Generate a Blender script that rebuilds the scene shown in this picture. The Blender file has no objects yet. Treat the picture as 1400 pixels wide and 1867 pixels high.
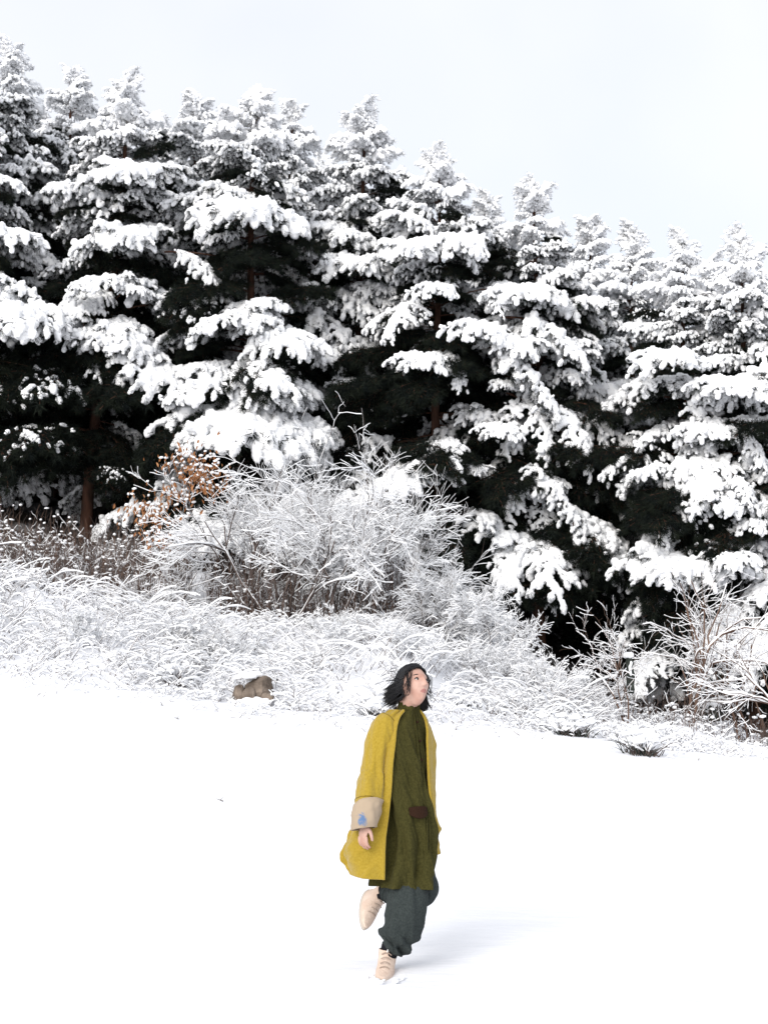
import bpy, bmesh, math, random
import numpy as np
from math import sin, cos, pi, radians
from mathutils import Vector, Matrix

SC = bpy.context.scene
COL = SC.collection

# ------------------------------------------------------------------ camera, sky, sun, exposure
F = 2565.0                       # focal length in pixels of the 1400 x 1867 photograph
PITCH = math.atan(322.5 / F)
CAM = Vector((0.0, 0.0, 1.5))
cd = bpy.data.cameras.new('camera'); cam = bpy.data.objects.new('camera', cd); COL.objects.link(cam)
cam.location = CAM; cam.rotation_euler = (pi / 2 + PITCH, 0, 0)
cd.sensor_fit = 'VERTICAL'; cd.sensor_height = 36.0; cd.lens = 36.0 * F / 1867.0
cd.clip_end = 2000.0; cd.clip_start = 0.05
SC.camera = cam

SUN_EL = 27.0; SUN_ROT = 210.0
w = bpy.data.worlds.new('World'); SC.world = w; w.use_nodes = True
nt = w.node_tree; N = nt.nodes; Lk = nt.links
for n in list(N): N.remove(n)
out = N.new('ShaderNodeOutputWorld'); bg = N.new('ShaderNodeBackground')
sky = N.new('ShaderNodeTexSky'); sky.sky_type = 'NISHITA'; sky.sun_disc = False
sky.sun_elevation = radians(SUN_EL); sky.sun_rotation = radians(SUN_ROT)
sky.air_density = 1.0; sky.dust_density = 2.0; sky.ozone_density = 1.5
# thin bright cloud veil over the whole sky
tc = N.new('ShaderNodeTexCoord')
nz = N.new('ShaderNodeTexNoise'); nz.inputs['Scale'].default_value = 2.6; nz.inputs['Detail'].default_value = 4.0
nz.inputs['Roughness'].default_value = 0.5
Lk.new(tc.outputs['Generated'], nz.inputs['Vector'])
mr = N.new('ShaderNodeMapRange'); mr.inputs['From Min'].default_value = 0.35; mr.inputs['From Max'].default_value = 0.68
mr.inputs['To Min'].default_value = 0.76; mr.inputs['To Max'].default_value = 0.94
Lk.new(nz.outputs['Fac'], mr.inputs['Value'])
mx = N.new('ShaderNodeMix'); mx.data_type = 'RGBA'
Lk.new(mr.outputs['Result'], mx.inputs['Factor'])
Lk.new(sky.outputs['Color'], mx.inputs[6]); mx.inputs[7].default_value = (5.55, 5.62, 5.85, 1)
Lk.new(mx.outputs[2], bg.inputs['Color']); bg.inputs['Strength'].default_value = 0.10
Lk.new(bg.outputs[0], out.inputs['Surface'])

sd = bpy.data.lights.new('sun', 'SUN'); sun = bpy.data.objects.new('sun', sd); COL.objects.link(sun)
sd.energy = 1.5; sd.angle = radians(38); sd.color = (1.0, 0.965, 0.91)
sv = Vector((sin(radians(SUN_ROT)) * cos(radians(SUN_EL)), cos(radians(SUN_ROT)) * cos(radians(SUN_EL)), sin(radians(SUN_EL))))
sun.rotation_euler = sv.to_track_quat('Z', 'Y').to_euler()
sun.location = sv * 60
SC.view_settings.view_transform = 'Standard'; SC.view_settings.look = 'None'
SC.view_settings.gamma = 1.0; SC.view_settings.use_curve_mapping = False
SC.view_settings.exposure = 0.93
SC.render.engine = 'CYCLES'
SC.cycles.use_denoising = True
SC.cycles.max_bounces = 6; SC.cycles.diffuse_bounces = 4; SC.cycles.glossy_bounces = 2
SC.cycles.sample_clamp_indirect = 4.0

# ------------------------------------------------------------------ helpers
def ray(px, py):
    a = (px - 700.0) / F; b = (933.5 - py) / F
    return Vector((a, cos(PITCH) - sin(PITCH) * b, sin(PITCH) + cos(PITCH) * b))
def at(px, py, Y):
    d = ray(px, py); return CAM + d * (Y / d.y)
def proj(p):
    q = p - CAM
    yc = cos(PITCH) * q.y + sin(PITCH) * q.z; zc = -sin(PITCH) * q.y + cos(PITCH) * q.z
    return 700 + F * q.x / yc, 933.5 - F * zc / yc

def sstep(a, b, x):
    t = np.clip((np.asarray(x, float) - a) / (b - a), 0, 1); return t * t * (3 - 2 * t)

_perm = np.random.RandomState(7).rand(4096)
def _h(i, j, k=0):
    return _perm[(i * 374761393 + j * 668265263 + k * 2147483647 // 7) % 4096]
def vnoise(x, y):
    x = np.asarray(x, float); y = np.asarray(y, float)
    xi = np.floor(x).astype(np.int64); yi = np.floor(y).astype(np.int64)
    u = x - xi; v = y - yi; u = u * u * (3 - 2 * u); v = v * v * (3 - 2 * v)
    return (_h(xi, yi) * (1 - u) + _h(xi + 1, yi) * u) * (1 - v) + (_h(xi, yi + 1) * (1 - u) + _h(xi + 1, yi + 1) * u) * v - 0.5
def fbm(x, y, o=4):
    s = 0; a = 1.0
    x = np.asarray(x, float); y = np.asarray(y, float)
    for k in range(o):
        s = s + a * vnoise(x * 2 ** k + 17.3 * k, y * 2 ** k - 9.1 * k); a *= 0.5
    return s

class MB:
    """collects shapes, then links them as one mesh object"""
    def __init__(s): s.v = []; s.f = []; s.m = []; s.n = 0
    def add(s, v, f, m=0):
        v = np.asarray(v, float); f = np.asarray(f, np.int64)
        s.v.append(v); s.f.append(f + s.n); s.m.append(np.full(len(f), m)); s.n += len(v)
    def tube(s, pts, rad, sides=4, m=0, cap=True):
        P = np.asarray(pts, float); n = len(P); R = np.broadcast_to(np.asarray(rad, float), (n,))
        T = np.gradient(P, axis=0); T /= np.linalg.norm(T, axis=1)[:, None] + 1e-9
        mt = T.mean(0); ref = np.array([0, 0, 1.0]) if abs(mt[2]) < 0.8 * np.linalg.norm(mt) + 1e-9 else np.array([1.0, 0, 0])
        A = np.cross(T, ref); A /= np.linalg.norm(A, axis=1)[:, None] + 1e-9
        B = np.cross(A, T)
        ang = np.arange(sides) * 2 * pi / sides
        V = P[:, None] + R[:, None, None] * (np.cos(ang)[None, :, None] * A[:, None] + np.sin(ang)[None, :, None] * B[:, None])
        V = V.reshape(-1, 3)
        i = np.arange(n - 1)[:, None] * sides; j = np.arange(sides)[None]; j2 = (j + 1) % sides
        q = np.stack([i + j, i + j2, i + sides + j2, i + sides + j], -1).reshape(-1, 4)
        s.add(V, q, m)
    def build(s, name, mats, parent=None, smooth=True, link=True):
        me = mesh_of(s, name, mats, smooth)
        return link_mesh(name, me, parent)

def mesh_of(mb, name, mats, smooth=True):
    V = np.concatenate(mb.v); 
    lens = np.concatenate([np.full(len(f), f.shape[1]) for f in mb.f]) if mb.f else np.zeros(0, int)
    loops = np.concatenate([f.ravel() for f in mb.f]); M = np.concatenate(mb.m)
    me = bpy.data.meshes.new(name)
    me.vertices.add(len(V)); me.vertices.foreach_set('co', V.astype(np.float32).ravel())
    me.loops.add(len(loops)); me.loops.foreach_set('vertex_index', loops.astype(np.int32))
    me.polygons.add(len(lens)); st = np.concatenate([[0], np.cumsum(lens)[:-1]])
    me.polygons.foreach_set('loop_start', st.astype(np.int32)); me.polygons.foreach_set('loop_total', lens.astype(np.int32))
    me.polygons.foreach_set('material_index', M.astype(np.int32))
    me.polygons.foreach_set('use_smooth', np.full(len(lens), smooth))
    for m in (mats if isinstance(mats, (list, tuple)) else [mats]): me.materials.append(m)
    me.update(calc_edges=True); me.validate()
    return me
def link_mesh(name, me, parent=None):
    o = bpy.data.objects.new(name, me); COL.objects.link(o)
    if parent is not None: o.parent = parent
    return o
def empty(name, loc=(0, 0, 0), rz=0.0):
    o = bpy.data.objects.new(name, None); COL.objects.link(o); o.location = loc; o.rotation_euler = (0, 0, rz)
    o.empty_display_size = 0.2
    return o
def tag(o, label=None, cat=None, group=None, kind=None):
    if label: o['label'] = label
    if cat: o['category'] = cat
    if group: o['group'] = group
    if kind: o['kind'] = kind
    return o

def ico(sub=2):
    bm = bmesh.new(); bmesh.ops.create_icosphere(bm, subdivisions=sub, radius=1.0)
    v = np.array([x.co[:] for x in bm.verts]); f = np.array([[x.index for x in q.verts] for q in bm.faces]); bm.free()
    return v, f
ICO1 = ico(1); ICO2 = ico(2); ICO3 = ico(3)

def ellipsoid(mb, c, d, rl, rw, m=0, base=None):
    """ellipsoid with long axis d"""
    v, f = base or ICO2
    d = np.asarray(d, float); d /= np.linalg.norm(d) + 1e-9
    a = np.cross(d, [0.31, 0.17, 1.0]); a /= np.linalg.norm(a) + 1e-9; b = np.cross(a, d)
    V = v[:, :1] * rl * d + v[:, 1:2] * rw * a + v[:, 2:] * rw * b + np.asarray(c)
    mb.add(V, f, m)

# ------------------------------------------------------------------ materials
def mat(name, col, rough=0.8, col2=None, nscale=8.0, bump=0.0, bscale=40.0, spec=0.3, detail=4.0, stretch=None, lo=0.35, hi=0.65, sheen=0.0):
    m = bpy.data.materials.new(name); m.use_nodes = True
    t = m.node_tree; b = t.nodes['Principled BSDF']
    b.inputs['Roughness'].default_value = rough; b.inputs['Base Color'].default_value = (*col, 1)
    b.inputs['Specular IOR Level'].default_value = spec
    if sheen: b.inputs['Sheen Weight'].default_value = sheen; b.inputs['Sheen Roughness'].default_value = 0.5
    co = t.nodes.new('ShaderNodeTexCoord'); src = co.outputs['Object']
    if stretch:
        mp = t.nodes.new('ShaderNodeMapping'); mp.inputs['Scale'].default_value = stretch
        t.links.new(src, mp.inputs['Vector']); src = mp.outputs['Vector']
    if col2:
        n = t.nodes.new('ShaderNodeTexNoise'); n.inputs['Scale'].default_value = nscale; n.inputs['Detail'].default_value = detail
        t.links.new(src, n.inputs['Vector'])
        r = t.nodes.new('ShaderNodeValToRGB'); r.color_ramp.elements[0].position = lo; r.color_ramp.elements[1].position = hi
        r.color_ramp.elements[0].color = (*col, 1); r.color_ramp.elements[1].color = (*col2, 1)
        t.links.new(n.outputs['Fac'], r.inputs['Fac']); t.links.new(r.outputs['Color'], b.inputs['Base Color'])
    if bump:
        n = t.nodes.new('ShaderNodeTexNoise'); n.inputs['Scale'].default_value = bscale; n.inputs['Detail'].default_value = 5.0
        t.links.new(src, n.inputs['Vector'])
        bp = t.nodes.new('ShaderNodeBump'); bp.inputs['Strength'].default_value = bump; bp.inputs['Distance'].default_value = 0.02
        t.links.new(n.outputs['Fac'], bp.inputs['Height']); t.links.new(bp.outputs['Normal'], b.inputs['Normal'])
    return m

M_SNOW = mat('snow', (0.91, 0.92, 0.94), 0.75, bump=0.35, bscale=22.0, spec=0.2)
M_NEEDLE = mat('pine_needles', (0.007, 0.010, 0.010), 0.85, col2=(0.014, 0.018, 0.012), nscale=5.0, spec=0.08)
M_BARK = mat('pine_bark', (0.045, 0.028, 0.022), 0.9, col2=(0.13, 0.065, 0.045), nscale=6.0, bump=0.8, bscale=18.0, spec=0.1, stretch=(1, 1, 0.25))
M_TWIG = mat('bare_twig', (0.06, 0.047, 0.043), 0.9, col2=(0.14, 0.11, 0.10), nscale=3.0, spec=0.1)
M_DRY = mat('dry_stem', (0.09, 0.055, 0.042), 0.9, col2=(0.20, 0.135, 0.105), nscale=2.0, spec=0.1)
M_LEAF = mat('dead_oak_leaf', (0.20, 0.075, 0.025), 0.8, col2=(0.38, 0.19, 0.09), nscale=9.0, spec=0.2)
M_ROCK = mat('rock', (0.085, 0.066, 0.052), 0.85, col2=(0.23, 0.185, 0.15), nscale=5.0, bump=1.0, bscale=30.0, spec=0.2, lo=.36, hi=.60)
M_DARKROCK = mat('mossy_rock', (0.020, 0.026, 0.022), 0.85, col2=(0.05, 0.058, 0.05), nscale=7.0, bump=0.8, bscale=25.0, spec=0.2)

def ground_material():
    m = bpy.data.materials.new('snow_ground'); m.use_nodes = True; t = m.node_tree; b = t.nodes['Principled BSDF']
    b.inputs['Roughness'].default_value = 0.75; b.inputs['Specular IOR Level'].default_value = 0.2
    co = t.nodes.new('ShaderNodeTexCoord')
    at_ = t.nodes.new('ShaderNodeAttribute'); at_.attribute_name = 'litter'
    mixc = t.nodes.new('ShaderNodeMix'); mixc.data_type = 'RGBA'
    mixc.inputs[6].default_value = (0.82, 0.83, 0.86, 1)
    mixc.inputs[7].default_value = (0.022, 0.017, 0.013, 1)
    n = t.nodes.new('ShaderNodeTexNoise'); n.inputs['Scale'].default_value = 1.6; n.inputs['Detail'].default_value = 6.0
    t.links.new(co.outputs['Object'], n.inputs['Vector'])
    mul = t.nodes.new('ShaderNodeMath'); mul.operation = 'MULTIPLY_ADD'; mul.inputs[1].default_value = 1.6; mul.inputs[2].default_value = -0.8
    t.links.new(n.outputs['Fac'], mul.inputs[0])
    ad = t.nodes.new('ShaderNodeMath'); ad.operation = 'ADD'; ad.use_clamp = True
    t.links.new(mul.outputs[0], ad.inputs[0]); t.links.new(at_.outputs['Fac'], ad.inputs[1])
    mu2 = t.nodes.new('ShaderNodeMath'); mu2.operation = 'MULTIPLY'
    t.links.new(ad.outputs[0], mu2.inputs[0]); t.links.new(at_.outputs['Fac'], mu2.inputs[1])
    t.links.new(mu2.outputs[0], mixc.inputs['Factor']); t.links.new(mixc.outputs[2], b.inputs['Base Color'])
    n2 = t.nodes.new('ShaderNodeTexNoise'); n2.inputs['Scale'].default_value = 5.0; n2.inputs['Detail'].default_value = 8.0
    mp = t.nodes.new('ShaderNodeMapping'); mp.inputs['Scale'].default_value = (0.55, 1.6, 1)
    t.links.new(co.outputs['Object'], mp.inputs['Vector']); t.links.new(mp.outputs['Vector'], n2.inputs['Vector'])
    bp = t.nodes.new('ShaderNodeBump'); bp.inputs['Strength'].default_value = 0.5; bp.inputs['Distance'].default_value = 0.03
    t.links.new(n2.outputs['Fac'], bp.inputs['Height']); t.links.new(bp.outputs['Normal'], b.inputs['Normal'])
    return m
M_GROUND = ground_material()

# ------------------------------------------------------------------ ground
def edge_y(x):
    return 20.0 + 1.1 * fbm(np.asarray(x) * 0.45 + 3.1, np.asarray(x) * 0 + 1.7, 3)
def ground(x, y, fine=True):
    x = np.asarray(x, float); y = np.asarray(y, float)
    xc = np.clip(x, -9, 9)
    a = (1.13 - 0.096 * xc) / 12.5
    yf = np.clip(y, -40, 24)
    z = a * (yf - 7.5) * np.where(yf < 7.5, 0.35, 1.0)
    e = edge_y(x)
    R = np.interp(xc, [-9, -6, -2, 0, 1.5, 3, 4.5, 6, 9], [1.6, 1.45, 1.5, 1.5, 1.35, 0.8, 0.3, 0.0, 0.0])
    z = z + R * sstep(0, 1, (y - e) / 8.0)
    z = z + np.interp(xc, [-8, 8], [0.30, 0.22]) * np.clip(y - 28, 0, 45)
    if fine:
        k = sstep(0, 2, y - e)
        z = z + 0.10 * fbm(x * 0.35, y * 0.28, 3) * (1 - 0.4 * k) + 0.025 * fbm(x * 1.4 + 5, y * 2.6, 3) + k * 0.55 * fbm(x * 0.7, y * 0.75 + 4, 4)
    return z
G0 = float(ground(0.1, 7.5))
def gz(x, y): return float(ground(x, y)) - G0
def gza(x, y): return ground(x, y) - G0

def axis(lo, a, b, hi, step):
    mid = np.arange(a, b, step); left = a - np.geomspace(step, a - lo, 22)[::-1]; right = b + np.geomspace(step, hi - b, 22)
    return np.concatenate([left, mid, [b], right])
def hit(px, py):
    """where the line of sight through a pixel meets the ground"""
    for Y in np.arange(5.5, 34, .02):
        p = at(px, py, Y)
        if p.z <= gz(p.x, Y): return p.x, float(Y), gz(p.x, Y)
    return p.x, 30.0, gz(p.x, 30.0)
def build_ground():
    xs = axis(-400, -11, 11, 400, 0.13); ys = axis(-120, 4.5, 33, 600, 0.11)
    X, Y = np.meshgrid(xs, ys); Z = gza(X, Y)
    mb = MB(); nx = len(xs)
    V = np.stack([X, Y, Z], -1).reshape(-1, 3)
    i = np.arange(len(ys) - 1)[:, None] * nx; j = np.arange(nx - 1)[None]
    q = np.stack([i + j, i + j + 1, i + nx + j + 1, i + nx + j], -1).reshape(-1, 4)
    mb.add(V, q)
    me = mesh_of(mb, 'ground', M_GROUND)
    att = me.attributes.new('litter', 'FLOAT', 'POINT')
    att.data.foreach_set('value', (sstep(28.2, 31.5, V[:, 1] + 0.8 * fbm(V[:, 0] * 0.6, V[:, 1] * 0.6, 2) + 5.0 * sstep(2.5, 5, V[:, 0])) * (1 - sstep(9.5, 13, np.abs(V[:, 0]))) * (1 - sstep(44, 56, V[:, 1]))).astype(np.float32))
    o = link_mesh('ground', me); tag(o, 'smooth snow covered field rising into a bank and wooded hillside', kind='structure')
    return o
build_ground()

# ------------------------------------------------------------------ pine boughs (shared meshes)
def gen_bough(seed, L=2.4, spread=0.5, rise=0.15, droop=0.42, lobe=0.085, inner=0.34, sdroop=0.45, snow_keep=1.0, needles=26, nlen=0.17, hang=1.0, frost=0.0):
    rs = np.random.RandomState(seed)
    wood = MB(); tufts = []           # tuft: point, tangent, is_tip
    t = np.linspace(0, 1, 14)
    wob = 0.05 * L * np.sin(t * 4 + rs.rand() * 6) * t
    ax = np.stack([L * t * (1 - 0.06 * t), wob, L * (rise * t - droop * t * t)], -1)
    wood.tube(ax, 0.020 * L / 2.4 * (1 - t) + 0.007, 4, 0)
    def axp(u):
        return np.array([np.interp(u, t, ax[:, k]) for k in range(3)])
    def shoot(p, d, s, n_sub):
        k = max(4, int(s / 0.1)); u = np.linspace(0, 1, k)
        P = p + d * (s * u)[:, None]; P[:, 2] -= sdroop * rs.uniform(0.3, 1.5) * s * u ** 2
        P[:, :2] += rs.normal(0, 0.012, (k, 2))
        wood.tube(P, 0.006 * (1 - u) + 0.003, 3, 0)
        T = np.gradient(P, axis=0); T /= np.linalg.norm(T, axis=1)[:, None]
        step = max(1, int(0.11 * k / s))
        for i in range(int(k * 0.25), k, step): tufts.append((P[i], T[i], i >= k - step))
        tufts.append((P[-1], T[-1], True))
        for _ in range(n_sub):
            q = rs.uniform(0.35, 0.9); i = int(q * (k - 1)); a = rs.choice([-1, 1]) * rs.uniform(0.6, 1.1)
            dd = np.array([d[0] * cos(a) - d[1] * sin(a), d[0] * sin(a) + d[1] * cos(a), T[i][2] * 0.6])
            shoot(P[i], dd, rs.uniform(0.16, 0.32) * L / 2.4 + 0.06, 0)
    u = inner
    while u < 1.0:
        for sgn in (-1, 1):
            if rs.rand() < 0.1: continue
            a = sgn * rs.uniform(0.6, 1.15) * (1.0 - 0.35 * u)
            s = spread * L * (1.12 - u) * rs.uniform(0.65, 1.15) + 0.14
            i = min(int(u * 13), 12); T = ax[i + 1] - ax[i]; T /= np.linalg.norm(T)
            d = np.array([cos(a), sin(a), T[2] * 0.6 + 0.12])
            shoot(axp(min(u + rs.uniform(-.02, .02), 1)), d, s, 1 if s < 0.45 else (2 if s < .8 else 4))
        u += 0.075 * rs.uniform(0.8, 1.2)
    shoot(axp(1.0), np.array([1, 0, rise - 2 * droop]) / 1.15, 0.25, 1)
    for q in np.arange(inner + 0.1, 1.0, 0.05):
        i = min(int(q * 13), 12); T = ax[i + 1] - ax[i]; tufts.append((axp(q), T / np.linalg.norm(T), False))
    # needles
    P = np.array([x[0] for x in tufts]); T = np.array([x[1] for x in tufts]); n = len(P)
    P = np.repeat(P, needles, 0); T = np.repeat(T, needles, 0)
    R = rs.normal(0, 1, P.shape); R /= np.linalg.norm(R, axis=1)[:, None]
    D = T * 0.5 + R * 0.85 + np.array([0, 0, -0.3])
    if snow_keep > .5:
        poke = rs.rand(len(D)) < .10; D[:, 2] = np.where(poke, D[:, 2] + .25, -np.abs(D[:, 2]) - .12)          # under a snow load only the hanging needles show
    D /= np.linalg.norm(D, axis=1)[:, None]
    S = np.cross(D, rs.normal(0, 1, P.shape)); S /= np.linalg.norm(S, axis=1)[:, None]
    ln = nlen * rs.uniform(0.6, 1.15, len(P))[:, None]; wd = 0.0065
    P = P + rs.normal(0, 0.02, P.shape)
    V = np.stack([P - S * wd, P + S * wd, P + D * ln], 1).reshape(-1, 3)
    tri = np.arange(len(V)).reshape(-1, 3); fr = rs.rand(len(tri)) < frost
    wood.add(V, tri[~fr], 1)
    if fr.any(): wood.add(V, tri[fr], 2)
    # snow load
    sn = MB()
    for (p, tg, tip) in tufts:
        if rs.rand() > snow_keep: continue
        r = lobe * rs.choice([rs.uniform(.5, .8), rs.uniform(.8, 1.2), rs.uniform(1.1, 1.6)], p=[.3, .5, .2])
        c = p + np.array([0, 0, 0.035])
        if tip:
            d = tg + np.array([0, 0, -0.65 * hang]); d /= np.linalg.norm(d)
            hl = rs.uniform(0.9, 2.0)
            ellipsoid(sn, c + d * r * 0.5 * hl, d, r * hl, r * rs.uniform(.65, .95), base=ICO2)
        else:
            ellipsoid(sn, c, tg, r * 1.35, r * rs.uniform(0.8, 1.0), base=ICO2)
            if rs.rand() < 0.35:   # a second, higher lump
                ellipsoid(sn, c + np.array([rs.normal(0, .06), rs.normal(0, .06), r * .55]), [rs.normal(), rs.normal(), .2], r * 1.1, r * .85, base=ICO2)
            if rs.rand() < 0.38:
                d = tg * 0.5 + np.array([rs.normal(0, .35), rs.normal(0, .35), -0.9 * hang])
                d /= np.linalg.norm(d); ellipsoid(sn, c + d * r * 0.9, d, r * 1.5, r * 0.7, base=ICO2)
    return wood, sn

tex_fluff = bpy.data.textures.new('fluff', 'CLOUDS'); tex_fluff.noise_scale = 0.042; tex_fluff.noise_depth = 2
def fuse_snow(mb, name, voxel=0.025, disp=0.068):
    """fuse overlapping lobes into one soft snow surface"""
    me = mesh_of(mb, name, M_SNOW); o = bpy.data.objects.new(name, me); COL.objects.link(o)
    r = o.modifiers.new('r', 'REMESH'); r.mode = 'VOXEL'; r.voxel_size = voxel
    s = o.modifiers.new('s', 'SMOOTH'); s.factor = 0.5; s.iterations = 2
    d = o.modifiers.new('d', 'DISPLACE'); d.texture = tex_fluff; d.strength = disp; d.mid_level = 0.45; d.texture_coords = 'LOCAL'
    dg = bpy.context.evaluated_depsgraph_get(); ev = o.evaluated_get(dg)
    nm = bpy.data.meshes.new_from_object(ev, depsgraph=dg); nm.name = name
    nm.materials.clear(); nm.materials.append(M_SNOW)
    nm.polygons.foreach_set('use_smooth', np.full(len(nm.polygons), True))
    bpy.data.objects.remove(o); bpy.data.meshes.remove(me)
    return nm

BOUGH = {}
def make_bough(kind, seeds, **kw):
    lst = []
    for s in seeds:
        wd, sn = gen_bough(s, **kw)
        lst.append((mesh_of(wd, 'bough', [M_BARK, M_NEEDLE, M_SNOW], smooth=False), fuse_snow(sn, 'snow')))
    BOUGH[kind] = lst
make_bough('fan', (11, 12, 13, 14, 15), L=2.4, spread=0.62, rise=0.12, droop=0.30, lobe=0.066, inner=0.34, sdroop=0.44, needles=20, hang=.95)
make_bough('side', (21, 22, 23, 24, 25), L=2.4, spread=0.32, rise=0.18, droop=0.46, lobe=0.064, inner=0.26, sdroop=0.62, needles=20)
make_bough('mid', (31, 32, 33, 34, 35), L=1.8, spread=0.52, rise=0.16, droop=0.34, lobe=0.062, inner=0.14, sdroop=.5, needles=22, nlen=.19, frost=0.03)
make_bough('top', (41, 42, 43, 44), L=1.15, spread=0.50, rise=0.36, droop=0.42, lobe=0.056, inner=0.12, sdroop=0.5, hang=1.2, snow_keep=0.95, frost=0.6, needles=9, nlen=.13)
make_bough('light', (51, 52, 53), L=2.1, spread=0.5, rise=0.12, droop=0.35, lobe=0.045, inner=0.25, snow_keep=0.22)
LEN = dict(fan=2.4, side=2.4, mid=1.8, top=1.15, light=2.1)
WID = dict(fan=2.4, side=1.3, mid=1.4, top=0.9, light=1.6)

def put_bough(tree, kind, k, loc, az, scale, tilt=0.0, roll=0.0, snow=True, wide=1.0):
    wm, smh = BOUGH[kind][k % len(BOUGH[kind])]
    b = bpy.data.objects.new('bough', wm); COL.objects.link(b); b.parent = tree
    b.location = loc; b.rotation_euler = Matrix.Rotation(az, 3, 'Z').to_4x4().to_3x3().__matmul__(
        Matrix.Rotation(-tilt, 3, 'Y')).__matmul__(Matrix.Rotation(roll, 3, 'X')).to_euler()
    b.scale = (scale, scale * wide, scale)
    if snow:
        s = bpy.data.objects.new('snow', smh); COL.objects.link(s); s.parent = b
        if kind == 'light': s['kind'] = 'stuff'
    return b

# regions of the photograph that stay dark: deep shade between crowns, imitated by leaving the dark boughs without snow
DARK = [(800, 590, 70, 60), (800, 715, 110, 60), (830, 900, 110, 75), (1080, 1010, 75, 150), (260, 790, 75, 130), (270, 520, 70, 45),
        (480, 470, 85, 60), (380, 560, 90, 35), (80, 740, 130, 110), (670, 720, 50, 70), (590, 550, 55, 35), (1230, 930, 80, 50),
        (910, 520, 55, 30), (1340, 840, 60, 40), (920, 740, 50, 35), (1060, 860, 60, 40), (100, 560, 40, 20),
        (560, 660, 40, 40), (1000, 1080, 90, 60), (1320, 1240, 120, 90), (180, 900, 80, 80)]
def in_dark(px, py):
    return any(((px - a) / c) ** 2 + ((py - b) / d) ** 2 < 1 for a, b, c, d in DARK)

TREES = []
def pine(px, py, Y, label, group, rmax=2.5, base_px=None, seed=0, detail=1.0, crown0=0.16, low_snow=0.58, upper_snow=.97):
    rs = random.Random(seed * 77 + 5)
    top = at(px, py, Y)
    bx = top.x if base_px is None else at(base_px, py, Y).x
    by = Y
    bz = gz(bx, by)
    root = tag(empty('pine_tree', (bx, by, bz)), label, 'pine tree', group)
    lean = Vector((top.x - bx, 0, 0)); H = top.z - bz
    # trunk
    n = 18; t = np.linspace(0, 1, n)
    P = np.stack([lean.x * t + 0.06 * np.sin(t * 7 + seed), 0.05 * np.cos(t * 6 + seed) - 0.05, H * t - 0.15], -1)
    r0 = 0.145 * H / 12
    mb = MB(); mb.tube(P, r0 * (1 - t) ** 0.8 + 0.02, 9, 0)
    mb.build('trunk', M_BARK, root)
    def tp(z):
        u = z / H; return Vector((np.interp(u, t, P[:, 0]), np.interp(u, t, P[:, 1]), z))
    z = H * crown0; k = seed * 3
    while z < H - 0.25:
        f = (z - H * crown0) / (H * (1 - crown0))             # 0 at crown base, 1 at top
        R = rmax * min(1.0, 0.75 + f) * (1 - f) ** 0.70 + 0.26
        nb = 5 if R > 0.8 else 4
        a0 = rs.uniform(0, 6.28)
        for i in range(nb):
            az = a0 + i * 2 * pi / nb + rs.uniform(-.35, .35)
            zz = z + rs.uniform(-.36, .36) * (1 - .6 * f); zz = min(zz, H - .2)
            L = R * rs.uniform(0.62, 1.22)
            tilt = radians(-12 + 40 * f ** 1.3 + rs.uniform(-15, 13))
            tip = tp(zz) + Vector((cos(az), sin(az), -0.2)) * L * 0.8 + root.location
            tx, ty = proj(tip); k += 1
            front = sin(az) < 0.35
            dark = in_dark(tx, ty) and front
            lowz = ty > np.interp(tx, [0, 500, 650, 1000, 1400], [540, 560, 650, 700, 840])
            snow = not dark and (rs.random() < (low_snow if lowz else upper_snow))
            if R > 1.5: kind = 'fan' if rs.random() < 0.45 else 'side'
            elif R > 0.85: kind = 'mid'
            else: kind = 'top'
            if not snow:
                kind = 'light'
            if lowz and not snow and rs.random() < 0.15: continue
            put_bough(root, kind, rs.randrange(9), tp(zz), az, L / LEN[kind] * 1.05, tilt, rs.uniform(-.35, .35),
                      snow=snow or (kind == 'light' and rs.random() < 0.25 and not dark))
            if snow and front and R > 1.1 and rs.random() < .7:     # a bare dark bough hanging underneath
                put_bough(root, 'light', rs.randrange(9), tp(max(zz - .25, .3)), az + rs.uniform(-.3, .3), L / LEN['light'] * rs.uniform(.75, 1.0), tilt - .12, 0, snow=False)
        z += (0.42 if R > 1 else 0.27) / detail
    # leader
    if upper_snow > .9:
        for i in range(4):
            a = rs.uniform(0, 6.28); q = np.array(tp(H - rs.uniform(.2, .9))); l = rs.uniform(.3, .6); u = np.linspace(0, 1, 5)
            if i == 0: q = np.array(tp(H - .3)); l = .55
            D = np.array([cos(a) * (.35 if i else .06), sin(a) * (.35 if i else .06), 1.0])
            mb = MB(); mb.tube(q + D * (l * u)[:, None], .012 * (1.1 - u) + .004, 4, 0)
            for j in range(26):
                w_ = rs.uniform(.35, 1); b = rs.uniform(0, 6.28); n_ = rs.uniform(.07, .13)
                P0 = q + D * l * w_; T_ = np.array([cos(b) * n_, sin(b) * n_, n_ * .8]); S_ = np.array([-sin(b), cos(b), 0]) * .006
                mb.add([P0 - S_, P0 + S_, P0 + T_], [[0, 1, 2]], 1 if rs.random() < .45 else 2)
            for j in range(3):
                w_ = rs.uniform(.3, 1); ellipsoid(mb, q + D * l * w_ + [rs.uniform(-.03, .03), -.02, 0], [0.2, 0, 1], rs.uniform(.04, .08), rs.uniform(.025, .04), 2, ICO2)
            mb.build('shoot', [M_BARK, M_NEEDLE, M_SNOW], root, smooth=False)
    for i in range(7):
        put_bough(root, 'top', i + seed, tp(H - 0.45 + 0.06 * i), rs.uniform(0, 6.28), rs.uniform(0.4, .6), radians(45 + 6 * i), 0)
    TREES.append((root, tp, H))
    return root

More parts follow.
